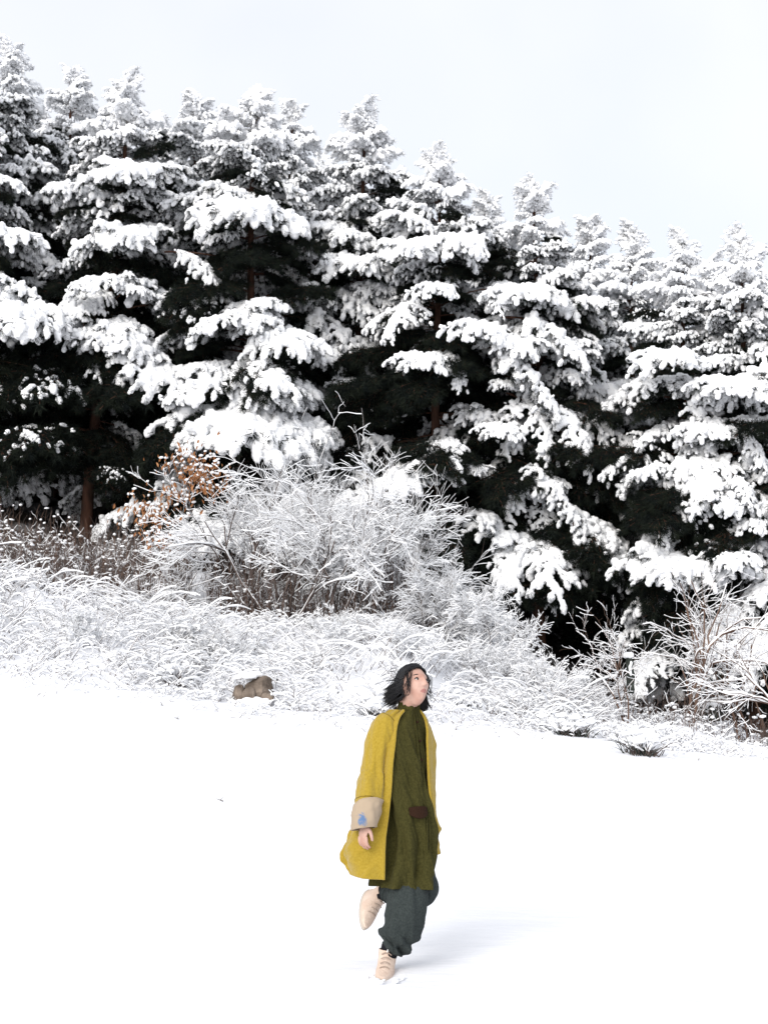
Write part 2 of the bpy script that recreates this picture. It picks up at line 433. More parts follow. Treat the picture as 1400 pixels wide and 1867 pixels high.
GP = 'snow-laden pines along the hillside'
FRONT = [
 (-85, 40, 31.5, None, 2.7, 'pine cut off by the left edge, its big snow-loaded bough reaching into view'),
 (15, 62, 34.0, None, 2.3, 'tallest snowy pine with feathery tip at the far left of the skyline'),
 (128, 108, 36.5, None, 1.9, 'slender-tipped snowy pine just right of the tallest pine on the left'),
 (238, 128, 32.0, 178, 2.5, 'tall pine with bare reddish trunk standing left of the brown-leaved shrub'),
 (362, 155, 34.5, None, 2.2, 'narrow dark-topped pine right of the reddish-trunked pine'),
 (470, 150, 31.5, 448, 2.8, 'broad heavily loaded pine behind the large frosted shrub'),
 (532, 168, 35.5, None, 2.0, 'smaller bluish pine top just right of the broad heavily loaded pine'),
 (660, 178, 33.0, None, 2.3, 'pointed solitary pine spire rising at the middle of the skyline'),
 (796, 262, 31.0, None, 2.6, 'dark-tipped pine right of the middle spire, black hollow beneath it'),
 (890, 345, 35.5, None, 1.9, 'low pale pine top between the dark-tipped pine and the next spire'),
 (975, 318, 31.0, None, 2.6, 'cone-shaped pine with long drooping snowy boughs above the slope of white brush'),
 (1078, 385, 35.0, None, 2.0, 'bluish hazy pine top right of the cone-shaped pine'),
 (1150, 410, 33.0, None, 2.0, 'small narrow pine spire at the dip of the skyline on the right'),
 (1240, 418, 29.5, None, 2.3, 'pine left of the rightmost spire, standing behind the bare saplings'),
 (1345, 418, 29.0, None, 2.4, 'rightmost pine spire, thick with rounded tufts of snow'),
 (1440, 455, 30.5, None, 2.5, 'pine cut off by the right edge, only its left boughs in view'),
]
for i, (px, py, Y, bpx, rm, lab) in enumerate(FRONT):
    pine(px, py + 44 + (6 if px > 1200 else 0), Y, lab, GP, rmax=rm, base_px=bpx, seed=i)
BACK = [(-40, 130, 40), (75, 150, 41), (185, 170, 42), (300, 190, 40), (420, 200, 41), (590, 240, 40), (720, 270, 41), (850, 370, 40), (930, 390, 42),
        (1030, 395, 40), (1120, 450, 41), (1195, 450, 38), (1295, 440, 38), (1390, 470, 39), (1480, 480, 37)]
for i, (px, py, Y) in enumerate(BACK):
    pine(px, py + 62, Y, 'snowy pine mostly hidden behind the front row of pines', 'pines hidden behind the front row', rmax=2.4, seed=40 + i, detail=0.8, low_snow=0.1, upper_snow=.55)

# boughs one can pick out one by one in the photograph: tree, pixel of the middle of the snow, kind, width in px,
# heading (degrees: 0 to the right, -90 toward the viewer, 180 to the left), extra droop in degrees
HERO = [
 (0, 60, 560, 'fan', 190, -80, 0), (0, 10, 590, 'fan', 120, -100, 0), (1, 150, 615, 'side', 90, -30, 20), (1, 110, 560, 'fan', 100, -50, 8), (3, 225, 415, 'fan', 150, -75, 0), (3, 185, 505, 'fan', 95, -100, 0), (3, 250, 522, 'fan', 55, -60, 5),
 (3, 245, 630, 'fan', 110, -100, 4), (3, 300, 670, 'fan', 140, -50, 8), (3, 240, 300, 'fan', 140, -90, 0), (5, 405, 575, 'fan', 110, -120, 0), (5, 520, 605, 'fan', 150, -60, 6), (5, 450, 750, 'fan', 250, -95, 0), (5, 550, 765, 'fan', 150, -60, 5), (5, 370, 770, 'fan', 130, -120, 3),
 (5, 400, 685, 'fan', 150, -120, 0), (5, 490, 695, 'fan', 150, -70, 3), (5, 330, 715, 'fan', 70, -130, 3), (5, 460, 370, 'fan', 190, -90, 0), (5, 370, 480, 'side', 80, -30, 15), (6, 560, 490, 'fan', 100, -60, 5), (7, 640, 610, 'side', 120, -20, 20), (7, 680, 560, 'side', 100, -30, 15), (7, 660, 470, 'fan', 130, -90, 0), (7, 628, 690, 'fan', 38, -90, 0),
 (8, 795, 518, 'fan', 85, -60, 0), (8, 722, 575, 'side', 70, -150, 25), (8, 775, 645, 'fan', 110, -100, 0), (8, 830, 665, 'side', 60, -50, 30), (8, 740, 440, 'fan', 120, -90, 0), (8, 880, 590, 'fan', 110, -60, 5), (8, 940, 620, 'fan', 90, -40, 12), (8, 800, 805, 'fan', 85, -100, 0), (8, 830, 830, 'side', 45, -70, 35), (8, 905, 545, 'side', 40, -80, 30), (8, 840, 430, 'fan', 120, -70, 5),
 (10, 985, 690, 'side', 110, -25, 25), (10, 915, 775, 'fan', 80, -100, 0), (10, 990, 770, 'side', 90, -45, 30), (10, 1062, 790, 'side', 90, -50, 35), (10, 940, 890, 'side', 80, -140, 30), (10, 990, 870, 'fan', 80, -60, 5), (10, 1030, 900, 'side', 100, -25, 28), (10, 995, 955, 'side', 55, -80, 40),
 (10, 1090, 960, 'side', 120, -20, 20), (10, 1160, 1010, 'side', 120, -25, 28), (10, 1030, 610, 'side', 110, -30, 15), (10, 960, 520, 'fan', 120, -80, 0), (10, 920, 695, 'fan', 40, -90, 0), (10, 865, 850, 'fan', 38, -90, 0),
 (12, 1120, 700, 'side', 140, -25, 22), (12, 1190, 840, 'side', 130, -15, 18), (12, 1110, 915, 'side', 90, -20, 18), (12, 1180, 930, 'side', 90, -155, 20), (11, 1060, 700, 'side', 100, -30, 15), (12, 1125, 1060, 'side', 50, -40, 25), (11, 1150, 770, 'side', 100, -30, 20),
 (13, 1290, 770, 'fan', 110, -90, 0), (13, 1340, 780, 'side', 110, -20, 22), (13, 1265, 865, 'side', 100, -155, 15), (13, 1310, 880, 'fan', 70, -70, 5), (13, 1225, 940, 'side', 80, -160, 25), (13, 1275, 1035, 'fan', 90, -100, 0), (13, 1220, 640, 'fan', 120, -90, 0),
 (14, 1380, 810, 'side', 70, -40, 30), (14, 1375, 940, 'fan', 90, -90, 0), (14, 1335, 1010, 'fan', 90, -110, 0), (14, 1340, 690, 'fan', 120, -90, 0), (15, 1390, 720, 'fan', 90, -110, 0), (14, 1357, 890, 'side', 45, -80, 30), (10, 1003, 1085, 'side', 45, -40, 25),
 (1, 35, 870, 'fan', 80, -60, 5), (3, 205, 855, 'light', 70, -60, 0), (3, 20, 700, 'light', 150, -90, 0), (3, 90, 680, 'light', 170, -90, 0), (3, 60, 780, 'light', 150, -90, 0), (5, 360, 545, 'light', 140, -90, 0),
]
hr = random.Random(99)
for i, (ti, px, py, kind, wpx, head, droop) in enumerate(HERO):
    root, tp, H = TREES[ti]
    Yb = root.location.y - hr.uniform(1.3, 2.1)
    tgt = at(px, py, Yb)
    wm = wpx / F * Yb
    scale = wm / {'fan': 1.95, 'side': 1.55, 'light': 1.7}[kind]
    scale = max(scale * 1.18, .36); L = LEN[kind] * scale
    az = radians(head + hr.uniform(-8, 8)); tl = radians(-droop)
    mid = 0.70 * L
    dz = {'fan': -.04, 'side': -.09, 'light': -.07}[kind] * L
    hd = Vector((cos(az), sin(az), 0))
    base = tgt - hd * (mid * cos(tl) + 0) - Vector((0, 0, mid * sin(tl) + dz)) - root.location
    wide = hr.uniform(.9, 1.15)
    put_bough(root, kind, i, base, az, scale, tl, hr.uniform(-.15, .15), True, wide)
    # the limb that carries it, from the trunk outwards
    q = tp(min(max(base.z - .15, .4), H)); dist = (q - base).length
    if dist > .25:
        u = np.linspace(0, 1, 7); A = np.array(q); B = np.array(base)
        P = A + (B - A) * u[:, None]; P[:, 2] += .06 * dist * np.sin(u * pi)
        mb = MB(); mb.tube(P, .035 * scale ** .5 * (1 - .5 * u), 6, 0); mb.build('limb', M_BARK, root)

# ------------------------------------------------------------------ bare shrubs and saplings
def grow(rs, wood, snow, p, d, L, r, depth, P):
    """one branch and, recursively, its twigs; snow lies along the upper side"""
    n = 7 if depth > 1 else 5; pts = [np.array(p, float)]; d = np.array(d, float); d /= np.linalg.norm(d)
    dirs = []
    for i in range(n):
        d = d + rs.normal(0, P['jit'], 3) + np.array([0, 0, P['bend'][depth] / n]); d /= np.linalg.norm(d)
        pts.append(pts[-1] + d * L / n); dirs.append(d.copy())
    pts = np.array(pts); u = np.linspace(0, 1, n + 1); rad = r * (1 - 0.55 * u)
    wood.tube(pts, rad, 5 if r > 0.012 else 3, 0)
    T = np.array(dirs + [dirs[-1]]); hz = np.sqrt(np.clip(1 - T[:, 2] ** 2, 0, 1))
    srad = np.clip(P['snow'] * (0.34 + 1.6 * min(r / 0.02, 1.4)) * (hz ** 1.5) * rs.uniform(0.6, 1.25, n + 1), 0.0015, None)
    sp = pts.copy(); sp[:, 2] += rad * 0.7 + srad * 0.45
    if hz.max() > 0.35 and rs.rand() < P['keep']:
        snow.tube(sp, srad, 5 if r > .012 else 4, 0)
    if depth == 0: return
    k = P['kids'][depth]
    for j in range(k):
        q = rs.uniform(P['from'] if depth == P['top'] else .22, 1.0); i = int(q * n); base = pts[i]
        a = rs.uniform(0, 6.28); sp_ = rs.uniform(0.45, 1.0) * P['spread']
        dd = T[min(i, n)]; e = np.cross(dd, [cos(a), sin(a), 0.3]); e /= np.linalg.norm(e) + 1e-9
        nd = dd * cos(sp_) + e * sin(sp_); nd[2] += P['lift'] * 0.2
        grow(rs, wood, snow, base, nd, L * (rs.uniform(0.35, 0.8) if depth == P['top'] else rs.uniform(.35, .6)), max(rad[i] * (0.8 if depth == P['top'] else .5), 0.0022), depth - 1, P)

def shrub(name, px, py, Y, height, stems, label, cat, group, seed, spread_out=0.6, kids=(0, 5, 5, 4), depth=3, snow=0.012, r=0.016, keep=0.95, bend=(0.1, 0.05, -0.3, -0.5), lift=0.2, jit=0.10, m=None, stem_base=0.25, frm=0.3, lean=(0, 0)):
    rs = np.random.RandomState(seed)
    p = at(px, py, Y); x, y = p.x, Y; z = gz(x, y)
    root = tag(empty(name, (x, y, z)), label, cat, group)
    P = dict(jit=jit, bend=bend, snow=snow, kids=kids, spread=0.9, lift=lift, keep=keep); P['from'] = frm; P['top'] = depth
    sw = MB(); wood = MB()
    for i in range(stems):
        a = rs.uniform(0, 6.28); o = rs.uniform(0, spread_out)
        d = np.array([cos(a) * o + lean[0], sin(a) * o * 0.7 + lean[1], 1.0])
        b0 = np.array([cos(a) * stem_base * rs.rand(), sin(a) * stem_base * rs.rand(), -0.12])
        wd = MB(); grow(rs, wd, sw, b0, d, height * rs.uniform(0.75, 1.05), r * rs.uniform(0.7, 1.1), depth, P)
        wd.build('stem', m or M_TWIG, root)
    s = sw.build('snow', M_SNOW, root); s['kind'] = 'stuff'
    return root

GS = 'bare shrubs frosted with snow on the bank'
SH = dict(jit=0.16, frm=0.5, bend=(0, -.12, -.22, -.15))
K4 = (0, 6, 7, 5)
shrub('shrub', 510, 1050, 25.2, 2.3, 8, 'large frosted shrub with thick criss-crossing white branches below the broadest snowy bough', 'shrub', GS, 3, spread_out=0.6, snow=0.014, kids=K4, r=0.026, stem_base=.45, **SH)
shrub('shrub', 600, 1065, 25.0, 2.3, 7, 'frosted shrub with dark tangled stems at the middle of the thicket', 'shrub', GS, 4, spread_out=0.5, snow=0.013, kids=K4, r=.022, stem_base=.5, **SH)
shrub('shrub', 690, 1065, 25.3, 1.95, 9, 'dome of fine white twigs at the right end of the thicket, beside the black hollow', 'shrub', GS, 5, spread_out=0.45, snow=0.011, kids=(0, 10, 9, 7), r=0.016, stem_base=.4, **SH)
shrub('shrub', 440, 1035, 25.8, 2.1, 5, 'pale frosted shrub just right of the brown-leaved one', 'shrub', GS, 6, spread_out=0.25, snow=0.013, kids=K4, r=.02, stem_base=.4, **SH)
shrub('shrub', 790, 1080, 24.6, 1.1, 7, 'low white shrub on the slope right of the thicket', 'shrub', GS, 7, spread_out=0.9, snow=0.014, kids=(0, 8, 8, 6), r=0.010, **SH)
shrub('shrub', 880, 1090, 24.4, 1.05, 8, 'wide white shrub on the slope left of the pine with drooping boughs', 'shrub', GS, 8, spread_out=0.9, snow=0.014, kids=(0, 8, 8, 6), r=0.010, **SH)
shrub('shrub', 950, 1150, 23.6, 0.7, 7, 'small white shrub at the edge of the dark forest opening', 'shrub', GS, 9, spread_out=0.9, snow=0.014, kids=(0, 6, 6, 5), r=0.010, **SH)
for px, py, h, sd_, lab in ((620, 1150, .62, 51, 'rounded white mound of twigs on the bank below the thicket'), (395, 1190, .55, 52, 'low twiggy shrub with a grey hollow at the middle of the bank'), (300, 1150, .5, 53, 'low white shrub on the bank below the brown-leaved shrub'),
      (150, 1150, .5, 54, 'low white shrub on the left of the bank'), (740, 1180, .55, 55, 'low white shrub on the bank just above the walker'), (850, 1210, .6, 56, 'low white shrub up the bank right of the walker'), (1010, 1250, .6, 57, 'twiggy white shrub on the bank left of the stump'), (500, 1190, .45, 58, 'small white shrub on the bank above the brown boulder')):
    x_, y_, z_ = hit(px, py + 25); qx, qy = proj(Vector((x_, y_, z_)))
    shrub('shrub', qx, qy, y_, h, 9, lab, 'shrub', 'low shrubs buried in snow on the bank', sd_, spread_out=1.1, snow=0.015, kids=(0, 7, 7, 5), r=0.009, **SH)

# the oak with clinging brown leaves
def oak():
    root = shrub('oak_shrub', 325, 1020, 25.2, 1.25, 5, 'young oak shrub keeping its rust-brown dead leaves under snow', 'shrub', None, 21, spread_out=0.35, snow=0.012, kids=(0, 4, 4, 4), frm=.4)
    rs = np.random.RandomState(5); lf = MB(); sn = MB()
    spots = [(345, 850, 50, 38, 150), (300, 905, 60, 25, 60), (275, 940, 50, 25, 90), (300, 985, 45, 16, 60), (370, 890, 40, 20, 50), (395, 860, 25, 25, 30)]
    for (px, py, rx, ry, n) in spots:
        for _ in range(int(n * 1.5)):
            c = at(px + rs.normal(0, rx * .5), py + rs.normal(0, ry * .55), 24.9 + rs.normal(0, .25)) - root.location
            c = np.array(c); a = rs.uniform(0, 6.28)
            d = np.array([cos(a) * .5, sin(a) * .5, -1.0]); d /= np.linalg.norm(d)
            s = np.cross(d, [cos(a + 1.2), sin(a + 1.2), 0.2]); s /= np.linalg.norm(s); nn = np.cross(s, d)
            l = rs.uniform(.06, .12); wv = l * rs.uniform(.16, .24)
            V = np.array([c, c + d * l * .3 + s * wv * .8 + nn * .008, c + d * l * .65 + s * wv + nn * .012, c + d * l, c + d * l * .65 - s * wv + nn * .012, c + d * l * .3 - s * wv * .8 + nn * .008])
            lf.add(V, [[0, 1, 2], [0, 2, 3], [0, 3, 4], [0, 4, 5]], 0)
            if rs.rand() < .3: ellipsoid(sn, c + [0, 0, .01], [cos(a), sin(a), -.2], .05, .025, base=ICO1)
    o = lf.build('leaves', M_LEAF, root, smooth=False); o['kind'] = 'stuff'
    o = sn.build('leaf_snow', M_SNOW, root); o['kind'] = 'stuff'
oak()

GT = 'bare saplings at the forest edge on the right'
SAP = dict(depth=3, kids=(0, 4, 5, 6), bend=(-0.05, -0.25, -0.35, 0.0), frm=0.5, lift=-0.1, jit=0.17, keep=0.9)
shrub('bare_sapling', 1150, 1330, 21.8, 1.5, 3, 'thin bare sapling at the left of the sapling group', 'sapling', GT, 31, spread_out=0.22, snow=0.010, r=0.02, m=M_DRY, **SAP)
shrub('bare_sapling', 1245, 1310, 22.4, 2.0, 2, 'upright brown-stemmed sapling with snow on its fine branches', 'sapling', GT, 32, spread_out=0.18, snow=0.011, r=0.030, m=M_DRY, **SAP)
shrub('bare_sapling', 1270, 1305, 22.6, 1.9, 2, 'sapling leaning right with a bare pale brown stem, beside the snow-capped boulder', 'sapling', GT, 33, spread_out=0.15, snow=0.012, r=0.028, m=M_DRY, lean=(0.30, 0), **SAP)
shrub('bare_sapling', 1350, 1300, 22.8, 2.2, 2, 'sapling spreading long level white branches at the right edge', 'sapling', GT, 34, spread_out=0.35, snow=0.014, r=0.024, m=M_DRY, lean=(-0.1, 0), **SAP)
shrub('bare_sapling', 1425, 1290, 22.6, 2.0, 2, 'sapling at the picture edge, its stems out of view', 'sapling', GT, 35, spread_out=0.45, snow=0.014, r=0.022, m=M_DRY, lean=(-0.3, 0), **SAP)
shrub('bare_sapling', 32, 1150, 22.5, 1.9, 1, 'thin snow-knotted sapling on the left edge of the bank', 'sapling', None, 36, spread_out=0.08, snow=0.022, r=0.014, m=M_DRY, depth=2, kids=(0, 4, 4), bend=(0, -.2, 0), frm=0.55, lift=0, jit=0.28)

# ------------------------------------------------------------------ ground cover on the bank
def brush():
    rs = np.random.RandomState(12); mb = MB(); count = 0
    n = 7000
    X = rs.uniform(-8.5, 8.5, n * 2); E = edge_y(X); top = np.interp(X, [-9, -3, -2, 2, 4, 6, 9], [25.6, 25.6, 26.2, 26.2, 23.8, 22.6, 22.4])
    Y = E - 0.2 + (top - E) * rs.rand(n * 2) ** 0.9; far = rs.rand(n * 2) < .04; Y = np.where(far, E - rs.rand(n * 2) ** 2 * 1.6, Y)
    dens = 0.55 + fbm(X * 0.7 + 9, Y * 0.7, 3) * 1.1
    keep = rs.rand(n * 2) < np.clip(dens, 0.12, 1)
    X = X[keep][:n]; Y = Y[keep][:n]; E = E[keep][:n]; Z = gza(X, Y)
    hs = 0.35 + 0.65 * np.clip(0.5 + fbm(X * 0.9 - 4, Y * 0.9 + 2, 3), 0, 1.2)
    hs *= np.clip(0.25 + (Y - E + 0.2) / 2.2, 0.25, 1)
    hs *= np.interp(X, [2.5, 4.2], [1, .38]); hs *= 1 - .5 * sstep(22.8, 24.2, Y) * (X < 1.2) * (X > -3)
    u = np.linspace(0, 1, 8)
    for x, y, z, h in zip(X, Y, Z, hs):
        a = rs.uniform(0, 6.28) if rs.rand() < .5 else rs.choice([0.0, pi]) + rs.normal(0, .6)
        L = h * rs.uniform(0.6, 1.35); out = rs.uniform(0.5, 1.1); arch = rs.uniform(0.9, 1.7) if rs.rand() < .55 else rs.uniform(.15, .8)
        thin = 1.0
        if arch < .85: L *= .72; thin = .6
        hx = out * L * u
        pz = L * (1.15 * u - arch * 0.62 * u ** 2)
        P = np.stack([x + cos(a) * hx + rs.normal(0, .008, 8), y + sin(a) * hx, z - 0.03 + pz], -1)
        r = rs.uniform(0.0028, 0.0055)
        mb.tube(P, r * (1.1 - u * .6), 3, 1 if rs.rand() < .5 else 2)
        if arch < .85:
            for _k in range(4):
                j = rs.randint(2, 6); b = rs.uniform(0, 6.28); l2 = L * rs.uniform(.15, .4)
                Q = P[j] + np.array([[cos(b) * l2 * v, sin(b) * l2 * v, l2 * (.6 * v - .3 * v * v)] for v in (0, .5, 1)])
                mb.tube(Q, [.003, .0025, .0015], 3, 1); mb.tube(Q + [0, 0, .006], [.004, .008, .003], 4, 0)
        sl = np.abs(np.gradient(pz) / (np.gradient(hx) + 1e-6)); hz = 1 / (1 + sl ** 2)
        sr = np.clip(thin * rs.uniform(.011, .023) * hz ** .8 * rs.uniform(.55, 1.3, 8), .002, None)
        S = P.copy(); S[:, 2] += r * .6 + sr * .5
        mb.tube(S[1:], sr[1:], 4, 0)
    o = mb.build('snowy_brush', [M_SNOW, M_TWIG, M_DRY]); tag(o, 'snow-covered tangle of low brush and grass covering the bank', kind='stuff')
    # brown standing stems under the pines on the left and through the thicket
    mb = MB()
    def field(n, pxr, pyr, Yr, hr_, snowp, mats):
        for _ in range(n):
            px = rs.uniform(*pxr); Y = rs.uniform(*Yr); p = at(px, 1000, Y); x, y = p.x, Y; z = gz(x, y)
            h = rs.uniform(*hr_); a = rs.uniform(0, 6.28); k = rs.uniform(0, .35)
            uu = np.linspace(0, 1, 6)
            P = np.stack([x + cos(a) * k * h * uu ** 1.5 + rs.normal(0, .012, 6), y + sin(a) * k * h * uu ** 1.5, z - .05 + h * (uu - k * .5 * uu ** 2)], -1)
            mb.tube(P, rs.uniform(.0035, .007) * (1.1 - uu * .7), 3, 1 + rs.randint(2))
            if rs.rand() < snowp:
                j = rs.randint(2, 6); c = P[j]; ellipsoid(mb, c + [0, 0, .02], [cos(a), sin(a), .1], rs.uniform(.03, .07), rs.uniform(.015, .03), base=ICO1)
            for _k in range(2):
                j = rs.randint(2, 5); b = rs.uniform(0, 6.28); l = rs.uniform(.08, .26); zr = rs.uniform(.1, 1.3)
                Q = np.stack([P[j] + np.array([cos(b) * l * v, sin(b) * l * v, l * zr * v + .02 * sin(9 * v + b)]) for v in (0, .35, .7, 1)])
                mb.tube(Q, [.004, .0035, .003, .002], 3, 1)
                if rs.rand() < snowp * .7:
                    mb.tube(Q + [0, 0, .007], [.003, .008, .007, .003], 4, 0)
    field(1900, (-60, 350), None, (25.0, 29.5), (0.35, 1.15), 0.35, None)
    field(1000, (380, 800), None, (24.8, 27.0), (0.5, 1.5), 0.35, None)
    field(250, (1130, 1440), None, (21.5, 24.0), (0.2, 0.7), 0.4, None)
    o = mb.build('dry_stems', [M_SNOW, M_TWIG, M_DRY]); tag(o, 'brown dry stems standing out of the snow under the pines', kind='stuff')
brush()

def clump(px, py, Y, wpx, label, seed):
    """a tuft of dark grass pressed down by snow"""
    rs = np.random.RandomState(seed); x, y, z = hit(px, py + 8); Y = y; y -= .35; z = gz(x, y)
    root = tag(empty('grass_clump', (x, y, z)), label, 'grass clump', 'dark grass clumps along the edge of the field')
    g = MB(); s = MB(); W = wpx / F * Y / 2
    for _ in range(120):
        a = rs.uniform(0, 6.28); l = rs.uniform(.2, .5); u = np.linspace(0, 1, 5); k = rs.uniform(.3, 1.1)
        b = np.array([rs.normal(0, W * .5), rs.normal(0, .12), -.03])
        P = b + np.stack([cos(a) * k * l * u, sin(a) * k * l * u, l * (u - .6 * k * u * u)], -1)
        g.tube(P, .0075 * (1.1 - u), 3, rs.randint(2))
        if rs.rand() < .4: s.tube(P[1:] + [0, 0, .012], [.006, .015, .014, .007], 4, 0)
    for _ in range(30):
        ellipsoid(s, [rs.normal(0, W * .6), rs.normal(0, .12), rs.uniform(.08, .30)], [1, rs.normal(0, .4), 0], rs.uniform(.04, .1), rs.uniform(.02, .045), base=ICO2)
    o = g.build('blades', [M_TWIG, M_DARKROCK], root); o['kind'] = 'stuff'
    o = s.build('snow', M_SNOW, root); o['kind'] = 'stuff'
clump(940, 1285, 20.6, 90, 'dark grass clump nearest the walker, on the right', 1)
clump(1032, 1330, 20.0, 60, 'round grass clump with a grey core at the foot of the bank', 2)
clump(1160, 1362, 19.0, 55, 'small brown clump lying out in the snow below the saplings', 3)
clump(700, 1290, 20.4, 70, 'dark grass clump behind the walker, by the left side of the hair', 4)
clump(820, 1255, 20.6, 90, 'dark grass clump right behind the walker\'s head', 5)
clump(325, 1232, 20.4, 40, 'small grass tuft left of the brown boulder', 6)

# ------------------------------------------------------------------ boulders, stump
def boulder(name, px, py, Y, wpx, hpx, label, m, seed, snowcap, group=None):
    rs = np.random.RandomState(seed); x, Y, z = hit(px, py + hpx * .5); y = Y; z += hpx / F * Y * .5
    root = tag(empty(name, (x, y, z - hpx / F * Y * .5)), label, 'boulder', group)
    W = wpx / F * Y / 2; H = hpx / F * Y
    # a main block split from a lower slab and a corner piece, as the cracks show
    chunks = [(.22, 0, .44, .78, .85, .60, .25), (-.62, -.30, .32, .40, .55, .46, -.5), (-.18, -.52, .26, .36, .36, .36, .1), (.66, -.42, .20, .32, .4, .30, .3)]
    for (cx, cy, cz, sx, sy, sz, tw) in (chunks if m is M_ROCK else [(0, 0, .42, 1, .8, .6, .2)]):
        v, f = ICO3; v = v.copy(); v = np.sign(v) * np.abs(v) ** .6; v /= np.abs(v).max()
        for _ in range(12):                                # hewn facets
            d = rs.normal(0, 1, 3); d /= np.linalg.norm(d); k = rs.uniform(.66, .95)
            q = v @ d; v -= np.clip(q - k, 0, None)[:, None] * d
        v *= (1 + .09 * fbm(v[:, 0] * 2.6 + seed + cx * 5, v[:, 1] * 2.6 + v[:, 2] * 3.1, 4))[:, None]
        c_, s_ = cos(tw), sin(tw)
        v = np.stack([v[:, 0] * c_ - v[:, 2] * s_ * .6, v[:, 1], v[:, 2] * c_ + v[:, 0] * s_ * .6], -1)
        mb = MB(); mb.add(v * [W * sx, W * sy, H * sz] + [cx * W, cy * W, cz * H], f); mb.build('stone', m, root, smooth=False)
    sn = MB()
    if snowcap:
        for i in range(26):
            a = rs.uniform(0, 6.28); q = rs.uniform(0, .8)
            if name == 'boulder' and m is M_ROCK and cos(a) * q > .25: continue
            ellipsoid(sn, [cos(a) * q * W, sin(a) * q * W * .7, H * (1.08 - .25 * q * q)], [1, rs.normal(0, .5), 0], W * .28, H * .12)
    for i in range(16):                                    # drifted snow at the foot
        a = -pi * rs.rand(); q = 1.05
        ellipsoid(sn, [cos(a) * q * W, sin(a) * q * W * .85, H * rs.uniform(-.05, .1)], [1, rs.normal(0, .4), 0], W * .3, H * .14)
    link_mesh('snow', fuse_snow(sn, 'snow', .02, .03), root)['kind'] = 'stuff'
boulder('boulder', 462, 1258, 20.6, 78, 48, 'brown boulder poking out of the snow at the foot of the bank', M_ROCK, 3, True)
boulder('boulder', 1292, 1303, 22.9, 50, 34, 'dark green boulder with a snow cap under the saplings', M_DARKROCK, 8, True)
def stump():
    p = at(1146, 1240, 22.0); root = tag(empty('tree_stump', (p.x, 22.0, p.z - .1)), 'black broken stump with a snow cap left of the saplings', 'stump')
    rs = np.random.RandomState(2); mb = MB(); u = np.linspace(0, 1, 9)
    mb.tube(np.stack([.03 * np.sin(u * 3), 0 * u, .55 * u - .1], -1), .075 - .02 * u + .012 * np.sin(u * 17), 9, 0); mb.build('wood', M_DARKROCK, root)
    sn = MB()
    for i in range(8): ellipsoid(sn, [rs.normal(0, .03) + .01, rs.normal(0, .03), .47 + rs.rand() * .04], [1, 0, 0], .06, .045)
    for i in range(4): ellipsoid(sn, [.03 + rs.normal(0, .015), -.06, .2 + .05 * i], [0, 0, 1], .05, .025)
    link_mesh('snow', fuse_snow(sn, 'snow', .015, .02), root)['kind'] = 'stuff'
stump()
def fallen_twig(px, py, label, seed):
    rs = np.random.RandomState(seed); Y = 7.0
    for Y in np.arange(6, 20, .02):
        p = at(px, py, Y)
        if p.z <= gz(p.x, Y) + .005: break
    mb = MB(); u = np.linspace(0, 1, 5); a = rs.uniform(0, 6.28)
    mb.tube(np.stack([.07 * u * cos(a), .07 * u * sin(a), .012 + .02 * u], -1), .0045 * (1.2 - u), 4, 0)
    mb.tube(np.stack([.03 * cos(a) + .03 * u, .03 * sin(a) - .01 * u, .02 + .03 * u], -1), .003 * (1.2 - u), 3, 0)
    o = mb.build('fallen_twig', M_TWIG); o.location = (p.x, p.y, gz(p.x, p.y)); tag(o, label, 'twig', 'fallen twigs on the snow field')
fallen_twig(326, 1312, 'tiny twig lying on the snow below the brown boulder', 1)
fallen_twig(407, 1463, 'tiny twig lying on the open snow left of the walker', 2)

# ------------------------------------------------------------------ the walker
exec_person = True
# PERSON_BEGIN
M_SKIN = mat('skin', (0.44, 0.245, 0.19), 0.5, col2=(0.54, 0.35, 0.285), nscale=16.0, bump=.15, bscale=260.0, spec=0.35)
M_LIP = mat('lips', (0.36, 0.16, 0.14), 0.45, spec=0.4)
M_HAIR = mat('black_hair', (0.006, 0.006, 0.008), 0.42, spec=0.3)
M_EYE = mat('eye_white', (0.7, 0.68, 0.66), 0.25, spec=0.5)
M_IRIS = mat('iris', (0.015, 0.01, 0.008), 0.15, spec=0.6)
M_COAT = mat('mustard_wool', (0.305, 0.208, 0.020), 0.95, col2=(0.375, 0.262, 0.034), nscale=95.0, lo=.3, hi=.7, bump=0.35, bscale=160.0, spec=0.1, sheen=0.25)
M_LINING = mat('ochre_lining', (0.24, 0.125, 0.015), 0.9, spec=0.1)
M_TUNIC = mat('olive_cotton', (0.030, 0.028, 0.007), 0.9, col2=(0.054, 0.049, 0.014), nscale=110.0, lo=.3, hi=.7, bump=0.3, bscale=140.0, spec=0.12)
M_TROUS = mat('charcoal_trousers', (0.024, 0.030, 0.030), 0.9, col2=(0.042, 0.051, 0.050), nscale=110.0, lo=.3, hi=.7, bump=0.4, bscale=90.0, spec=0.12)
M_CUFFK = mat('black_rib_knit', (0.010, 0.010, 0.013), 0.9, bump=0.5, bscale=60.0, spec=0.1, stretch=(1, 1, .05))
M_BOOT = mat('pale_suede', (0.56, 0.43, 0.35), 0.9, col2=(0.64, 0.52, 0.44), nscale=16.0, bump=0.3, bscale=90.0, spec=0.15)
M_SOLE = mat('boot_sole', (0.50, 0.44, 0.38), 0.8, spec=0.2)
M_LACE = mat('white_lace', (0.8, 0.8, 0.8), 0.8)
M_BLACE = mat('beige_lace', (0.36, 0.28, 0.23), 0.9)
M_SEAM = mat('coat_stitching', (0.19, 0.125, 0.013), 0.95)
M_MAROON = mat('maroon_cloth', (0.026, 0.012, 0.007), 0.9, bump=0.3, bscale=90.0, spec=0.1)
